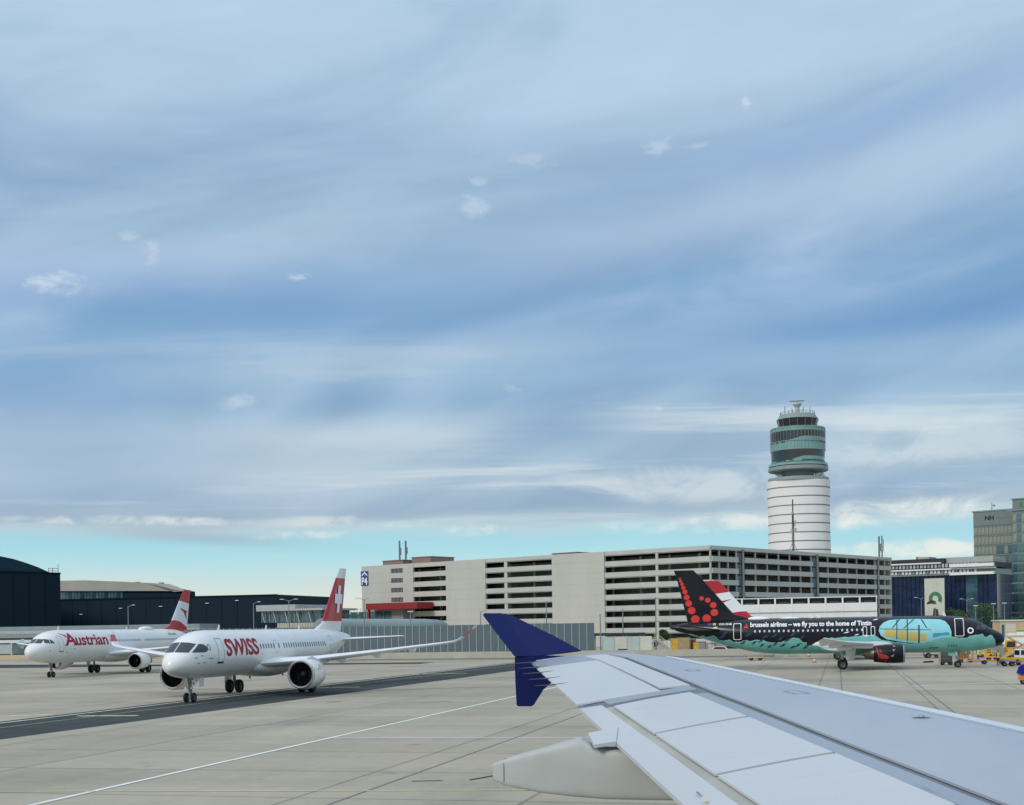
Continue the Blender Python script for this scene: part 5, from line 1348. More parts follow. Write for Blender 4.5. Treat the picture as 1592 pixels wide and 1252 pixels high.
# ------------------------------------------------------------------ ground vehicles and equipment
def vwheel(par, x, y, r, w=.22, m=None):
    b = MB(); MX = Matrix.Translation((x, y, r)) @ Matrix.Rotation(PI/2, 4, 'X')
    b.lathe([(r*.5, -w/2), (r*.92, -w/2), (r, -w*.3), (r, w*.3), (r*.92, w/2), (r*.5, w/2)], 18, MX); o = b.build('wheel', M['tyre'], par, smooth=35)
    b = MB(); b.lathe([(.01, -w*.45), (r*.52, -w*.42), (r*.52, w*.42), (.01, w*.45)], 14, MX); b.build('rim', M['rim'], o, smooth=40)
def van(loc, rz, label, m, L_=5.2, H=2.3, cab=True, grp=None, pick=False):
    o = thing('van', label, 'van', loc, rz, grp)
    pr = [(-L_/2, .35), (L_/2-.1, .35), (L_/2, .6), (L_/2, .95), (L_/2-.9, 1.2), (L_/2-1.6, H-.05), (-L_/2+(.05 if not pick else 0), H), (-L_/2, H-.1)]
    if pick: pr = [(-L_/2, .35), (L_/2-.1, .35), (L_/2, .6), (L_/2, .95), (L_/2-.8, 1.15), (L_/2-1.4, H-.05), (L_/2-2.3, H), (L_/2-2.4, 1.1), (-L_/2, 1.1)]
    b = MB(); b.prism(pr, -.95, .95, 'y'); b.build('body', m, o, bevel=.07, smooth=40)
    for s in (-.96, .96): obox('side_window', M['dark_glass'], o, L_/2-2.2, L_/2-1.35, s-.01, s+.01, 1.25, H-.3)
    b = MB(); b.hexa([(L_/2-.93, -.8, 1.25), (L_/2-.9, -.8, 1.24), (L_/2-1.5, -.75, H-.2), (L_/2-1.55, -.75, H-.2), (L_/2-.93, .8, 1.25), (L_/2-.9, .8, 1.24), (L_/2-1.5, .75, H-.2), (L_/2-1.55, .75, H-.2)]); b.build('windscreen', M['dark_glass'], o)
    for x in (L_/2-.9, -L_/2+.95):
        for y in (-.86, .86): vwheel(o, x, y, .34)
    for y in (-.7, .7): obox('headlight', M['lampw'], o, L_/2-.02, L_/2+.02, y-.18, y+.18, .72, .9)
    return o
def car(loc, rz, label, m, grp=None):
    o = thing('car', label, 'car', loc, rz, grp)
    b = MB(); b.prism([(-2.1, .3), (2.1, .3), (2.15, .7), (1.2, .88), (.5, 1.42), (-1.1, 1.45), (-1.75, .98), (-2.15, .9)], -.86, .86, 'y'); b.build('body', m, o, bevel=.08, smooth=40)
    for s in (-.87, .87):
        b = MB(); b.prism([(1.0, .93), (.45, 1.36), (-1.05, 1.38), (-1.5, .98)], s-.008, s+.008, 'y'); b.build('side_window', M['dark_glass'], o)
    for x in (1.3, -1.3):
        for y in (-.78, .78): vwheel(o, x, y, .31)
    return o
def cart(loc, rz, label, w, h, deck, m, load=None, grp=None, name='baggage_cart', cat='cart', posts=True):
    o = thing(name, label, cat, loc, rz, grp)
    obox('deck', m, o, -w/2, w/2, -.75, .75, deck, deck+.14)
    if posts:
        b = MB()
        for x in (-w/2+.06, w/2-.06):
            for y in (-.7, .7): b.tube([(x, y, deck+.14), (x, y, h)], .035, 6)
        for y in (-.7, .7): b.bar((-w/2, y, h), (w/2, y, h), .06)
        b.build('frame', m, o); obox('roof', m, o, -w/2, w/2, -.75, .75, h+.032, h+.08)
    for x in (-w/2+.4, w/2-.4):
        for y in (-.62, .62): vwheel(o, x, y, min(.26, deck*.9), .14)
    b = MB(); b.bar((w/2, 0, deck), (w/2+.9, 0, .3), .07); b.build('tow_bar', m, o)
    return o
# left cluster behind the barrier
YW = -.25
van(G(1022, 1015.5), R(188), 'white pickup van facing left behind the barrier, under the stairs', M['white'], 4.8, 2.35)
van(G(1048, 1014), R(190), 'silver van with sloping bonnet left of the tan container', M['greyp'], 4.6, 1.75, grp=None)
def container(u, v, dd, w, h, m, label, rz=R(-14), ribs=8, cat='container'):
    p = P(u, v, dd); o = thing('container', label, cat, (p.x, p.y, 0), rz)
    obox('box', m, o, -w/2, w/2, -.9, .9, .15, h)
    b = MB()
    for i in range(ribs): x = -w/2+w*(i+.5)/ribs; b.box(x-.04, x+.04, -.96, -.903, .2, h-.05)
    b.build('rib_frame', m, o); obox('top_edge', M['dark'], o, -w/2-.03, w/2+.03, -.95, .95, h+.002, h+.08)
    for x in (-w/2+.1, w/2-.1): obox('foot', M['dark'], o, x-.1, x+.1, -.5, .5, 0, .148)
    return o
container(1063.5, 1000, 236, 2.1, 3.05, M['tan_box'], 'tall tan container with ribbed front behind the barrier')
container(1050, 1000, 240, 1.3, 2.9, M['yellow'], 'yellow container top showing left of the tall tan one', ribs=4)
container(1077.5, 1000, 238, .9, 2.6, M['brown'], 'narrow brown container right of the tall tan one', ribs=3)
container(1083.5, 1002, 234, 1.0, 2.2, M['yellow'], 'short yellow container with a pointed look beside the grey box', ribs=4)
container(1092, 1003, 233, 1.2, 2.2, M['greyp'], 'pale grey box container right of the short yellow one', ribs=4)
cart(P(1106, 1008, 232).to_2d().to_3d(), R(-14), 'dark loaded cart right of the grey box container', 1.5, 1.9, .45, M['dark'])
car(P(1122, 1008, 230).to_2d().to_3d(), R(-14), 'white car parked behind the barrier under the black tail', M['white'])
car(P(1138, 1008, 236).to_2d().to_3d(), R(-12), 'silver car farthest right behind the barrier under the black belly', M['greyp'])
def stairs(p, rz, label, h, m):
    o = thing('boarding_stairs', label, 'stairs', p, rz)
    b = MB()
    for k in range(12): x = k*.32; z = h*k/12; b.box(x, x+.34, -.6, .6, z, z+.06)
    b.build('step_flight', m, o)
    b = MB()
    for y in (-.62, .62):
        b.bar((0, y, .05), (3.9, y, h), .1, .16); b.bar((0, y, 1.0), (3.9, y, h+1.0), .06); b.bar((3.9, y, h+1), (5.4, y, h+1), .06)
        for k in range(6): b.bar((k*.78, y, h*k/5), (k*.78, y, h*k/5+1.0), .05)
    b.build('handrail', m, o); obox('platform', m, o, 3.9, 5.4, -.65, .65, h-.1, h)
    for x in (4.1, 5.2):
        for y in (-.5, .5): obox('leg', m, o, x-.06, x+.06, y-.06, y+.06, .2, h-.102)
    for x in (1.0, 4.7):
        for y in (-.62, .62): vwheel(o, x, y, .25, .14)
    return o
q_ = P(1050, 1000, 250); stairs((q_.x, q_.y, 0), R(172), 'beige mobile stairs sloping down to the right behind the black tail', 3.0, M['tan'])
q_ = P(1028, 1000, 256); stairs((q_.x, q_.y, 0), R(172), 'grey steel stairs left of the beige ones', 2.8, M['steel'])
q_ = P(968, 1009, 228); bn = thing('waste_bin', 'dark wheeled bin in front of the white fence panels', 'bin', (q_.x, q_.y, 0), R(-14))
b = MB(); b.prism([(-.6, .15), (.6, .15), (.72, 1.2), (-.72, 1.2)], -.5, .5, 'y'); b.build('body', M['dark'], bn); obox('lid', M['dark'], bn, -.76, .76, -.55, .55, 1.203, 1.32)
for x in (-.45, .45): vwheel(bn, x, -.42, .14, .08)
# under the tail and nose of the black jet
cart(G(1175, 1027), R(-14), 'beige framed cart standing under the black tail', 2.1, 1.45, .4, M['tan'])
cart(G(1448, 1023), R(-14), 'dark low cart seen under the front belly', 2.2, .95, .35, M['dark'])
def cone(u, v, label):
    p = G(u, v); o = thing('traffic_cone', label, 'cone', p); b = MB(); b.lathe([(.2, .04), (.03, .62), (.001, .63)], 14); b.build('cone_body', M['orange'], o, smooth=50)
    b = MB(); b.box(-.26, .26, -.26, .26, 0, .04); b.build('foot', M['dark'], o); b = MB(); b.lathe([(.135, .3), (.1, .42)], 14); b.build('band', M['pale'], o)
cone(1266.5, 1030.5, 'small orange cone nearer the jet wheel'); cone(1257, 1021.5, 'small orange cone farther under the black belly')
def chock(u, v, label):
    p = G(u, v); o = thing('wheel_chock', label, 'chock', p, R(-14)); b = MB(); b.prism([(-.45, 0), (.45, 0), (.25, .2), (-.25, .2)], -.12, .12, 'y'); b.build('block', M['tyre'], o); obox('handle', M['yellow'], o, -.1, .1, -.03, .03, .202, .26)
chock(1440, 1030.5, 'left black chock on the apron under the belly'); chock(1447, 1030, 'right black chock on the apron under the belly')
p = G(1478, 1034.5); gpu = thing('ground_power_unit', 'dark ribbed ground power unit behind the nose wheel', 'ground equipment', (p.x, p.y+1.6, 0), R(-14))
obox('housing', M['dark'], gpu, -.65, .65, -.8, .8, .3, 1.65, bevel=.05)
for i in range(7): obox('vent_slat', M['greyp'], gpu, -.6, .6, -.86, -.803, .45+i*.16, .5+i*.16)
obox('end_panel', M['tan'], gpu, -.85, -.66, -.7, .7, .2, 1.55)
for x in (-.45, .45):
    for y in (-.7, .7): vwheel(gpu, x, y, .24, .16)
p = G(1507.5, 1030.5); bc = cart((p.x, p.y+1.5, 0), R(-14), 'cart piled with brown cases behind the nose gear', 1.9, 1.5, .42, M['orange'])
for i, (x, z, w_, h_) in enumerate(((-.55, .57, .6, .45), (.1, .57, .55, .5), (-.3, 1.03, .6, .35), (.35, 1.08, .45, .32))):
    c = tag(obox('suitcase', M['brown'], None, -w_/2, w_/2, -.3, .3, 0, h_, bevel=.04), ('wide brown case at the left bottom of the cart', 'brown case at the right bottom of the cart', 'brown case on the upper left of the pile', 'small brown case topping the pile at right')[i], 'suitcase', 'cases on the cart')
    c.matrix_world = Matrix.Translation((p.x, p.y+1.5, 0)) @ Matrix.Rotation(R(-14), 4, 'Z') @ Matrix.Translation((x, -.35, z-.008))
tbp = thing('tow_bar', 'long orange tow bar lying in front of the black nose', 'tow bar', (G(1503, 1033).x, G(1503, 1033).y, 0), R(-10))
b = MB(); b.tube([(0, 0, .45), (4.2, 0, .4)], .09, 8); b.build('bar', M['orange'], tbp); b = MB(); b.bar((2.0, -.5, .3), (2.0, .5, .3), .12); b.bar((2.0, 0, .3), (2.6, 0, .42), .1); b.build('axle_frame', M['dark'], tbp)
for y in (-.5, .5): vwheel(tbp, 2.0, y, .26, .14)
obox('head', M['dark'], tbp, 4.203, 4.6, -.15, .15, .3, .55)
def tractor(p, rz, label, m, s=1.0, cab=True):
    o = thing('tow_tractor', label, 'tractor', p, rz)
    b = MB(); b.prism([(-1.5*s, .35*s), (1.5*s, .35*s), (1.55*s, .9*s), (.3*s, 1.05*s), (.2*s, 1.0*s), (-1.5*s, 1.0*s)], -.75*s, .75*s, 'y'); b.build('body', m, o, bevel=.05, smooth=40)
    if cab:
        b = MB(); b.prism([(-1.2*s, 1.0*s+.003), (.2*s, 1.0*s+.003), (0, 2.0*s), (-1.1*s, 2.0*s)], -.65*s, .65*s, 'y'); b.build('cab', m, o, bevel=.05)
        for y in (-.66*s, .66*s):
            b = MB(); b.prism([(-1.0*s, 1.15*s), (.05*s, 1.15*s), (-.08*s, 1.85*s), (-.98*s, 1.85*s)], y-.01, y+.01, 'y'); b.build('side_window', M['dark_glass'], o)
    for x in (-.95*s, .95*s):
        for y in (-.68*s, .68*s): vwheel(o, x, y, .38*s, .25*s)
    return o
p = G(1533, 1022.5); tractor((p.x, p.y, 0), R(170), 'small yellow tractor with dark wheels behind the first worker', M['yellow'], .62)
p = G(1564.5, 1021); tractor((p.x, p.y, 0), R(165), 'big yellow tug with tall cab right of the black nose', M['yellow'], 1.18)
cart((G(1567, 1036).x, G(1567, 1036).y, 0), R(-14), 'flat grey cart beside the standing worker', 1.6, 1.0, .62, M['greyp'], posts=False)
p = G(1583, 1034); bl = thing('belt_loader', 'belt loader with white cab and raised beige belt at the right edge', 'belt loader', (p.x, p.y, 0), R(-75))
obox('chassis', M['yellow'], bl, -2.6, 1.6, -.8, .8, .4, .85, bevel=.05); obox('cab', M['white'], bl, .3, 1.5, -.78, -.02, .853, 1.9, bevel=.06); obox('window', M['dark_glass'], bl, 1.502, 1.53, -.7, -.1, 1.2, 1.75); obox('window', M['dark_glass'], bl, .45, 1.35, -.81, -.785, 1.2, 1.75)
b = MB(); b.bar((-3.4, .42, .7), (3.2, .42, 2.9), .75, .3); b.build('belt', M['tan'], bl)
for x in (-2.0, 1.0):
    for y in (-.7, .7): vwheel(bl, x, y, .36, .25)
p = G(1588, 1064); fc = cart((p.x+.75, p.y, 0), R(-20), 'orange-sided cart under a blue tarp at the right edge', 1.9, 1.15, .35, M['orange'])
obox('side_panel', M['orange'], fc, -.95, .95, -.8, -.752, .5, 1.1)
tp_ = MB(); gridn = 12; V = [[None]*(gridn+1) for _ in range(gridn+1)]
rq = random.Random(8)
for i in range(gridn+1):
    for j in range(gridn+1):
        x, y = -1.05+2.1*i/gridn, -.95+1.9*j/gridn; e = max(abs(x)/1.05, abs(y)/.95)
        V[i][j] = tp_.bm.verts.new((x*1.0, y, 1.25+.45*(1-e**2.2)-(.5 if e > .95 else 0)*rq.uniform(.6, 1)+rq.uniform(-.05, .05)))
for i in range(gridn):
    for j in range(gridn): tp_.face([V[i][j], V[i+1][j], V[i+1][j+1], V[i][j+1]])
to = tp_.build('tarpaulin', M['blue_tarp'], None, smooth=60); tag(to, 'crumpled blue tarpaulin over the cart at the right edge', 'tarpaulin'); to.matrix_world = fc.matrix_basis.copy()

def truck(p, rz, label, mb, mc, L_=6.0, H=3.4, cat='truck'):
    o = thing('service_truck', label, cat, p, rz)
    obox('chassis', M['dark'], o, -L_/2, L_/2, -.9, .9, .5, .75); obox('cargo_box', mb, o, -L_/2, L_/2-1.9, -1.15, 1.15, .95, H, bevel=.06)
    b = MB(); b.prism([(L_/2-1.8, .55), (L_/2, .55), (L_/2+.05, 1.3), (L_/2-.25, 2.15), (L_/2-1.8, 2.2)], -1.0, 1.0, 'y'); b.build('cab', mc, o, bevel=.06)
    for y in (-1.01, 1.01): obox('side_window', M['dark_glass'], o, L_/2-1.2, L_/2-.35, y-.01, y+.01, 1.35, 2.0)
    b = MB(); b.hexa([(L_/2+.02, -.85, 1.35), (L_/2+.05, -.85, 1.34), (L_/2-.2, -.85, 2.08), (L_/2-.25, -.85, 2.08), (L_/2+.02, .85, 1.35), (L_/2+.05, .85, 1.34), (L_/2-.2, .85, 2.08), (L_/2-.25, .85, 2.08)]); b.build('windscreen', M['dark_glass'], o)
    for x in (-L_/2+1.0, L_/2-.9):
        for y in (-.85, .85): vwheel(o, x, y, .45, .3)
    return o
p = P(1575, 1000, 215); truck((p.x, p.y, 0), R(168), 'white box truck parked before the tan building', M['white'], M['white'], 6.0, 3.1)
p = P(1591, 1005, 172); hl_ = thing('cargo_loader', 'tall beige and yellow cargo lift at the right photo edge', 'cargo loader', (p.x, p.y, 0), R(-14))
obox('chassis', M['yellow'], hl_, -2.2, 2.2, -1.2, 1.2, .45, 1.0, bevel=.05); obox('platform', M['tan'], hl_, -2.1, 2.1, -1.15, 1.15, 3.0, 3.25)
b = MB()
for y in (-1.0, 1.0):
    b.bar((-1.8, y, 1.0), (1.8, y, 3.0), .14); b.bar((1.8, y, 1.0), (-1.8, y, 3.0), .14)
b.build('scissor_frame', M['tan'], hl_)
b = MB()
for x in (-2.0, -1.0, 0, 1.0, 2.0): b.bar((x, -1.1, 3.25), (x, -1.1, 4.2), .06)
b.bar((-2.0, -1.1, 4.2), (2.0, -1.1, 4.2), .06); b.bar((-2.0, -1.1, 3.75), (2.0, -1.1, 3.75), .05); b.build('railing', M['yellow'], hl_)
for x in (-1.5, 1.5):
    for y in (-1.0, 1.0): vwheel(hl_, x, y, .4, .3)
container(1549, 1000, 190, 1.8, 1.7, M['greyp'], 'grey box container just behind the black nose', ribs=5)
cart((G(1543, 1027).x, G(1543, 1027).y, 0), R(-14), 'empty yellow framed cart between the two workers', 1.7, 1.2, .4, M['yellow'])
p = G(1576, 1030); person_spot = (p.x, p.y, 0)

# ------------------------------------------------------------------ people
def person(p, rz, label, arms=0):
    o_parts = {}
    bm = bmesh.new(); sk = bm.verts.layers.skin.verify(); vs = []
    def chain(pts, start=None):
        prev = start
        for (x, y, z), r in pts:
            v = bm.verts.new((x, y, z)); v[sk].radius = (r, r); v[sk].use_root = False
            if prev is not None: bm.edges.new((prev, v))
            prev = v; vs.append(v)
        return prev
    pel = chain([((0, 0, .95), .135)]); pel[sk].use_root = True
    ch = chain([((0, 0, 1.12), .125), ((0, .0, 1.32), .15), ((0, 0, 1.44), .1), ((0, .01, 1.53), .055), ((0, .02, 1.6), .085), ((0, .025, 1.7), .085), ((0, .02, 1.76), .04)], pel)
    chest = vs[2]
    for s in (-1, 1):
        a = .06 if s > 0 else .04
        chain([((s*.1, 0, .88), .1), ((s*.11, .02*s, .5), .065), ((s*.115, -.02, .1), .042), ((s*.12, .1, .04), .035), ((s*.12, .19, .03), .025)], pel)
        bend = .22 if (arms == 1 and s > 0) else .06
        h = chain([((s*.19, 0, 1.42), .06), ((s*.25, -.02, 1.16), .045), ((s*.27, bend, .93), .034), ((s*.275, bend+.03, .86), .03)], chest)
        for k, (dx, l) in enumerate(((-.024, .07), (-.008, .085), (.008, .08), (.024, .065))):
            chain([((s*.275+dx, bend+.04, .82), .009), ((s*.275+dx, bend+.06, .82-l*.5), .009), ((s*.275+dx*1.1, bend+.06, .82-l), .007)], h)
        chain([((s*.275-s*.03, bend+.06, .85), .011), ((s*.275-s*.045, bend+.08, .81), .009)], h)
    me = bpy.data.meshes.new('person'); bm.to_mesh(me); bm.free()
    body = bpy.data.objects.new('person', me); COL.objects.link(body)
    sm_ = body.modifiers.new('skin', 'SKIN'); sm_.use_smooth_shade = True; body.modifiers.new('sub', 'SUBSURF').levels = 1
    m, t, bb_ = newmat('person_cloth'); z = t.xyz(t.obj())[2]
    c = t.mix(t.sm(z, .87, .9), lin((30, 32, 44)), lin((40, 44, 60))); c = t.mix(t.sm(z, 1.5, 1.505), c, lin((196, 146, 118)))
    x = t.m('ABSOLUTE', t.xyz(t.obj())[0]); c = t.mix(t.m('MULTIPLY', t.m('GREATER_THAN', x, .2), t.m('LESS_THAN', z, .93)), c, lin((196, 146, 118)))
    t.put(bb_.inputs['Base Color'], c); bb_.inputs['Roughness'].default_value = .85; me.materials.append(m)
    body.location = p; body.rotation_euler = (0, 0, rz); tag(body, label, 'person')
    b = MB(); rings = []
    for z_, rx, ry in ((.86, .19, .15), (.95, .185, .15), (1.12, .17, .14), (1.3, .21, .165), (1.41, .2, .14), (1.47, .11, .09)):
        rings.append([(rx*math.cos(a), ry*math.sin(a), z_) for a in [2*PI*k/20 for k in range(20)]])
    b.loft(rings, True, False); ve = b.build('safety_vest', M['vest'], body, smooth=60)
    b = MB(); b.lathe([(.197, 1.0), (.195, 1.05)], 20, Matrix.Diagonal((.97, .8, 1, 1))); b.build('reflective_band', M['pale'], ve, smooth=60)
    b = MB(); b.sphere((0, .0, 1.7), .1, 14, .95, 1.05, .95); b.bm.verts.ensure_lookup_table()
    for v in b.bm.verts:
        if v.co.y > .05 and v.co.z < 1.72: v.co.y = .02
    b.build('hair', M['hair'], body, smooth=60)
    for s in (-1, 1):
        b = MB(); b.sphere((s*.032, .108, 1.665), .011, 8); b.build('eye', M['dark'], body)
        b = MB(); b.sphere((s*.088, .02, 1.65), .026, 8, .5, 1, 1.2); b.build('ear', M['skin'], body, smooth=60)
    b = MB(); b.sphere((0, .118, 1.64), .017, 8, .8, 1, 1.4); b.build('nose', M['skin'], body, smooth=60)
    b = MB(); b.box(-.025, .025, .098, .107, 1.603, 1.61); b.build('mouth', M['lobster'], body)
    return body
p = G(1521, 1028.5); person((p.x, p.y, 0), R(200), 'worker in yellow vest behind the orange tow bar', 1)
p = G(1552, 1034.7); person((p.x, p.y, 0), R(15), 'worker in bright yellow vest standing beside the flat cart', 0)

person(person_spot, R(120), 'worker in yellow vest farthest right, between cart and belt loader', 1)

# ------------------------------------------------------------------ sky, clouds, sun
SUN_AZ, SUN_EL = R(228), R(31)      # azimuth measured from +X, toward the left rear
sd = Vector((math.cos(SUN_AZ)*math.cos(SUN_EL), math.sin(SUN_AZ)*math.cos(SUN_EL), math.sin(SUN_EL)))
w = bpy.data.worlds.new('World'); sc.world = w; w.use_nodes = True
t = NT(w.node_tree); bg = w.node_tree.nodes['Background']; outw = w.node_tree.nodes['World Output']
sky = t.n('ShaderNodeTexSky', sky_type='NISHITA', sun_disc=False, sun_elevation=SUN_EL, sun_rotation=PI/2-SUN_AZ, air_density=1.2, dust_density=1.0, ozone_density=1.5)
t.put(bg.inputs['Color'], sky.outputs[0]); bg.inputs['Strength'].default_value = .09
dirv = t.n('ShaderNodeTexCoord').outputs['Generated']
x, y, z = t.xyz(dirv)
hor = t.m('SQRT', t.m('ADD', t.m('MULTIPLY', x, x), t.m('MULTIPLY', y, y)))
tau = t.m('DIVIDE', z, t.m('MAXIMUM', hor, .001))                # tangent of elevation
az = t.m('ARCTAN2', x, y)                                        # 0 ahead, + to the right
zc = t.m('ADD', t.m('MAXIMUM', z, 0.0), .055)
cp = t.vec(t.m('DIVIDE', x, zc), t.m('DIVIDE', y, zc), 0.0)      # cloud-layer coordinates
mpn = t.n('ShaderNodeMapping'); t.put(mpn.inputs[0], cp); mpn.inputs['Rotation'].default_value = (0, 0, R(-12)); mpn.inputs['Scale'].default_value = (.18, .75, 1)
streak = t.noise(mpn.outputs[0], 1.0, 6, .55, .5)
mp2 = t.n('ShaderNodeMapping'); t.put(mp2.inputs[0], cp); mp2.inputs['Rotation'].default_value = (0, 0, R(-10)); mp2.inputs['Scale'].default_value = (.5, 1.5, 1); mp2.inputs['Location'].default_value = (3.1, 7.7, 0)
fine = t.noise(mp2.outputs[0], 1.0, 7, .62, .4)
soft = t.noise(t.vec(t.m('MULTIPLY', az, 2.2), t.m('MULTIPLY', tau, 5.0), 1.7), 1.0, 4, .5)
ft = t.noise(t.vec(t.m('MULTIPLY', az, 5.0), t.m('MULTIPLY', tau, 42.0), 5.0), 1.0, 5, .55, .6)
# warped elevation: bands bend and tilt upward to the right high in the sky
tl_ = t.m('MULTIPLY', az, t.m('MULTIPLY', t.sm(tau, .1, .42), -.13))
warp = t.m('ADD', t.m('MULTIPLY', t.m('SUBTRACT', soft, .5), t.m('MULTIPLY', t.sm(tau, .03, .3), .13)), t.m('MULTIPLY', t.m('SUBTRACT', ft, .5), .022))
te = t.m('ADD', tau, t.m('ADD', tl_, warp))
cr = t.n('ShaderNodeValToRGB'); el = cr.color_ramp
stops = [(.0, (222, 228, 222)), (.014, (228, 230, 218)), (.03, (216, 231, 226)), (.045, (192, 229, 234)), (.058, (170, 223, 236)), (.068, (166, 218, 234)), (.076, (190, 214, 224)), (.084, (168, 190, 208)), (.1, (168, 192, 214)), (.125, (176, 200, 218)), (.145, (182, 205, 221)), (.17, (152, 186, 216)), (.2, (156, 189, 216)), (.225, (140, 178, 212)), (.25, (130, 171, 209)), (.275, (144, 179, 213)), (.31, (162, 192, 219)), (.36, (168, 196, 221)), (.42, (178, 205, 230)), (.5, (184, 212, 236))]
stops += [(.75, (190, 208, 226)), (1.0, (196, 206, 218))]
while len(el.elements) < len(stops): el.elements.new(.5)
for e, (p_, c_) in zip(el.elements, stops): e.position = p_; e.color = lin(c_)+(1,)
t.put(cr.inputs[0], te)
col = cr.outputs[0]
cl_amt = t.sm(te, .07, .09)
br_ = t.m('ADD', t.m('MULTIPLY', t.m('SUBTRACT', streak, .5), .2), t.m('MULTIPLY', t.m('SUBTRACT', fine, .5), .1))
sh1 = t.m('SUBTRACT', tau, t.m('MULTIPLY', az, .2)); sh2 = t.m('SUBTRACT', tau, t.m('MULTIPLY', az, .13))
na = t.noise(t.vec(t.m('MULTIPLY', az, 3.4), t.m('MULTIPLY', sh1, 11.0), 2.3), 1.0, 4, .5, .5)
nb = t.noise(t.vec(t.m('MULTIPLY', az, 9.0), t.m('MULTIPLY', sh2, 30.0), 8.1), 1.0, 5, .55, .5)
nc = t.noise(t.vec(t.m('MULTIPLY', az, 16.0), t.m('MULTIPLY', sh2, 30.0), 4.4), 1.0, 6, .66, .4)
br_ = t.m('ADD', br_, t.m('ADD', t.m('MULTIPLY', t.m('SUBTRACT', na, .5), .5), t.m('ADD', t.m('MULTIPLY', t.m('SUBTRACT', nb, .5), .15), t.m('MULTIPLY', t.m('SUBTRACT', nc, .5), .1))))
col = t.mix(t.m('MULTIPLY', t.m('MULTIPLY', t.sm(na, .46, .68), cl_amt), .55), col, lin((182, 200, 226)))
col = t.mix(t.m('MULTIPLY', t.m('MULTIPLY', t.sm(na, .54, .28), cl_amt), .45), col, lin((112, 156, 206)))
br_ = t.m('ADD', 1.0, t.m('MULTIPLY', br_, cl_amt))
scn = t.n('ShaderNodeVectorMath', operation='SCALE'); t.put(scn.inputs[0], col); t.put(scn.inputs['Scale'], br_); col = scn.outputs[0]
# brighter veils where the streaks thin
veil = t.m('MULTIPLY', t.sm(t.m('ADD', fine, t.m('MULTIPLY', t.m('SUBTRACT', streak, .5), .8)), .5, .72), t.m('MULTIPLY', cl_amt, t.m('SUBTRACT', 1.0, t.sm(te, .16, .26))))
col = t.mix(t.m('MULTIPLY', veil, .6), col, lin((224, 233, 236)))
WC = (222, 234, 243)
def blob(u, v, su, sv, amt, colr, thr=(.42, .62), nsc=1.0, tilt=0.0, ragged=True):
    global col
    puff = colr == WC
    if puff: su, sv, nsc = su*.8, sv*.8, nsc*1.25
    r = ray(u, v); a0 = math.atan2(r.x, r.y); t0 = r.z/math.hypot(r.x, r.y)
    da = t.m('DIVIDE', t.m('SUBTRACT', az, a0), su/FPX)
    dt = t.m('DIVIDE', t.m('SUBTRACT', t.m('SUBTRACT', tau, t0), t.m('MULTIPLY', t.m('SUBTRACT', az, a0), tilt)), sv/FPX)
    g_ = t.m('EXPONENT', t.m('MULTIPLY', t.m('ADD', t.m('MULTIPLY', da, da), t.m('MULTIPLY', dt, dt)), -.7))
    if ragged:
        g0_ = g_; n_ = t.noise(t.vec(t.m('MULTIPLY', az, 42.0*nsc), t.m('MULTIPLY', tau, 75.0*nsc), u*.01), 1.0, 6, .62, .5)
        if puff: g_ = t.m('MULTIPLY', t.sm(t.m('ADD', g_, t.m('MULTIPLY', t.m('SUBTRACT', n_, .5), 2.4)), .3, 1.15), t.m('MULTIPLY', t.sm(g_, .03, .4), amt))
        else: g_ = t.m('MULTIPLY', t.m('MULTIPLY', t.sm(n_, .36 if nsc < 1 else .4, .62 if nsc < 1 else .66), t.sm(t.m('ADD', g_, t.m('MULTIPLY', t.m('SUBTRACT', n_, .5), 1.3)), .1, .9)), amt*1.25); g0_ = t.m('MULTIPLY', g0_, 3.0, clamp=True); g_ = t.m('MULTIPLY', g_, g0_)
    else: g_ = t.m('MULTIPLY', g_, amt)
    col = t.mix(g_, col, lin(colr))
blob(84, 438, 58, 18, .85, WC, (.5, .8)); blob(236, 396, 18, 22, .4, WC, (.5, .8), 1.6); blob(200, 369, 20, 10, .3, WC, (.5, .8), 1.6); blob(465, 430, 16, 10, .6, WC, (.5, .8), 2)
blob(738, 320, 30, 22, .42, WC, (.55, .85), 1.8); blob(745, 282, 18, 10, .4, WC, (.5, .8), 1.8); blob(368, 624, 38, 15, .45, WC, (.5, .8)); blob(1022, 226, 26, 18, .4, WC, (.55, .85), 2); blob(1085, 226, 20, 8, .3, WC, (.55, .85), 2); blob(828, 248, 40, 16, .3, WC, (.55, .85), 1.5); blob(1160, 157, 9, 12, .5, WC, (.5, .8), 2); blob(1018, 636, 18, 5, .5, WC, (.5, .8), 2); blob(796, 604, 16, 7, .4, WC, (.5, .8), 2)
col = col
blob(620, 676, 190, 22, .5, (214, 226, 233), tilt=.03, ragged=False); blob(470, 742, 240, 24, .4, (210, 222, 229), ragged=False, tilt=-.02); blob(1080, 752, 200, 22, .5, (222, 231, 234), (.4, .8), .35); blob(220, 810, 150, 6, .55, (238, 243, 240), (.45, .75), .7, -.01); blob(470, 833, 50, 6, .5, (236, 243, 240), (.45, .75), .8, .05); blob(740, 826, 40, 8, .5, (232, 241, 240), (.45, .75), .8); blob(560, 812, 120, 8, .5, (226, 234, 234), (.45, .75), .6)
blob(1350, 800, 170, 16, .75, (238, 242, 240), (.4, .75), .5, .03); blob(1400, 855, 130, 12, .7, (240, 242, 236), (.4, .7), .5); blob(1100, 815, 120, 10, .6, (232, 240, 240), (.4, .7), .5); blob(1440, 690, 150, 26, .45, (220, 230, 235), (.4, .8), .35)
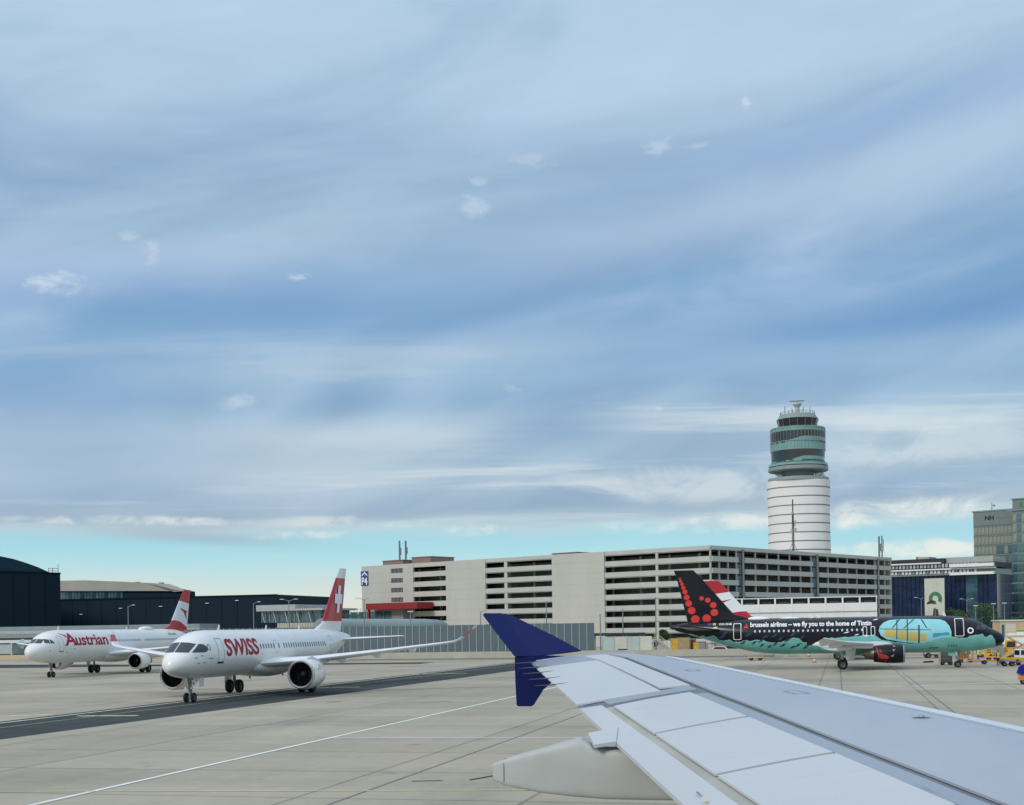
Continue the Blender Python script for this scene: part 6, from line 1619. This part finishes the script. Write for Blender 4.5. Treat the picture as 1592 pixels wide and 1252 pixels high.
blob(1380, 505, 330, 38, .75, (104, 150, 202), ragged=False, tilt=.06); blob(470, 480, 330, 40, .6, (114, 157, 205), ragged=False, tilt=-.02); blob(40, 580, 150, 40, .6, (108, 156, 206), ragged=False); blob(870, 668, 110, 26, .7, (126, 162, 202), ragged=False); blob(620, 560, 330, 24, .45, (176, 200, 222), ragged=False, tilt=.08); blob(120, 700, 200, 60, .45, (136, 168, 208), ragged=False)
blob(1230, 300, 430, 46, .6, (188, 207, 232), ragged=False, tilt=.21); blob(1380, 185, 330, 34, .6, (150, 181, 221), ragged=False, tilt=.2); blob(1000, 60, 330, 70, .4, (190, 216, 236), ragged=False, tilt=.05); blob(100, 130, 180, 70, .4, (192, 212, 235), ragged=False); blob(1500, 250, 200, 40, .4, (186, 208, 232), ragged=False, tilt=.2); blob(640, 230, 260, 60, .3, (152, 184, 214), ragged=False, tilt=-.12); blob(1150, 560, 420, 18, .35, (166, 196, 224), ragged=False, tilt=.05); blob(300, 835, 130, 9, .6, (160, 178, 194), ragged=False, tilt=-.06)
blob(620, 905, 420, 8, .35, (222, 222, 216), (.4, .75), .4); blob(150, 900, 300, 10, .3, (214, 226, 226), ragged=False)
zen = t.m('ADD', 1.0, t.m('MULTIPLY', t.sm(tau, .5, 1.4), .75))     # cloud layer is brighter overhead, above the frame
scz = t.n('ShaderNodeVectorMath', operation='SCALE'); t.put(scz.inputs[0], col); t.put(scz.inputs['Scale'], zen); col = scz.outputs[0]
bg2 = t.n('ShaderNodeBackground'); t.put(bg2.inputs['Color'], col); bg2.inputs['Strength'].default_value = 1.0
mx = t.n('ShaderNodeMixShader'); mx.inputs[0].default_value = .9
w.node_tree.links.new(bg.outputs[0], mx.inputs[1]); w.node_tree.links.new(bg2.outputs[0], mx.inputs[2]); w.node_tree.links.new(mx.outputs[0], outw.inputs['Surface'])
sun = bpy.data.lights.new('sun', 'SUN'); sun.energy = 1.5; sun.angle = R(12); sun.color = (1, .95, .87)
so = bpy.data.objects.new('sun', sun); COL.objects.link(so); so.rotation_euler = sd.to_track_quat('Z', 'Y').to_euler()

# ------------------------------------------------------------------ camera
cam = bpy.data.cameras.new('camera'); co = bpy.data.objects.new('camera', cam); COL.objects.link(co)
cam.sensor_width = 36; cam.sensor_fit = 'HORIZONTAL'; cam.lens = FPX/1592*36; cam.shift_y = (V0-626)/1592; cam.clip_start = .1; cam.clip_end = 9000
co.matrix_world = Matrix.Translation((0, 0, EYE)) @ Matrix.Rotation(PI/2, 4, 'X') @ Matrix.Rotation(-ROLL, 4, 'Z')
sc.camera = co
vs_ = sc.view_settings; vs_.view_transform = 'Standard'; vs_.look = 'None'; vs_.gamma = 1; vs_.exposure = 0.0
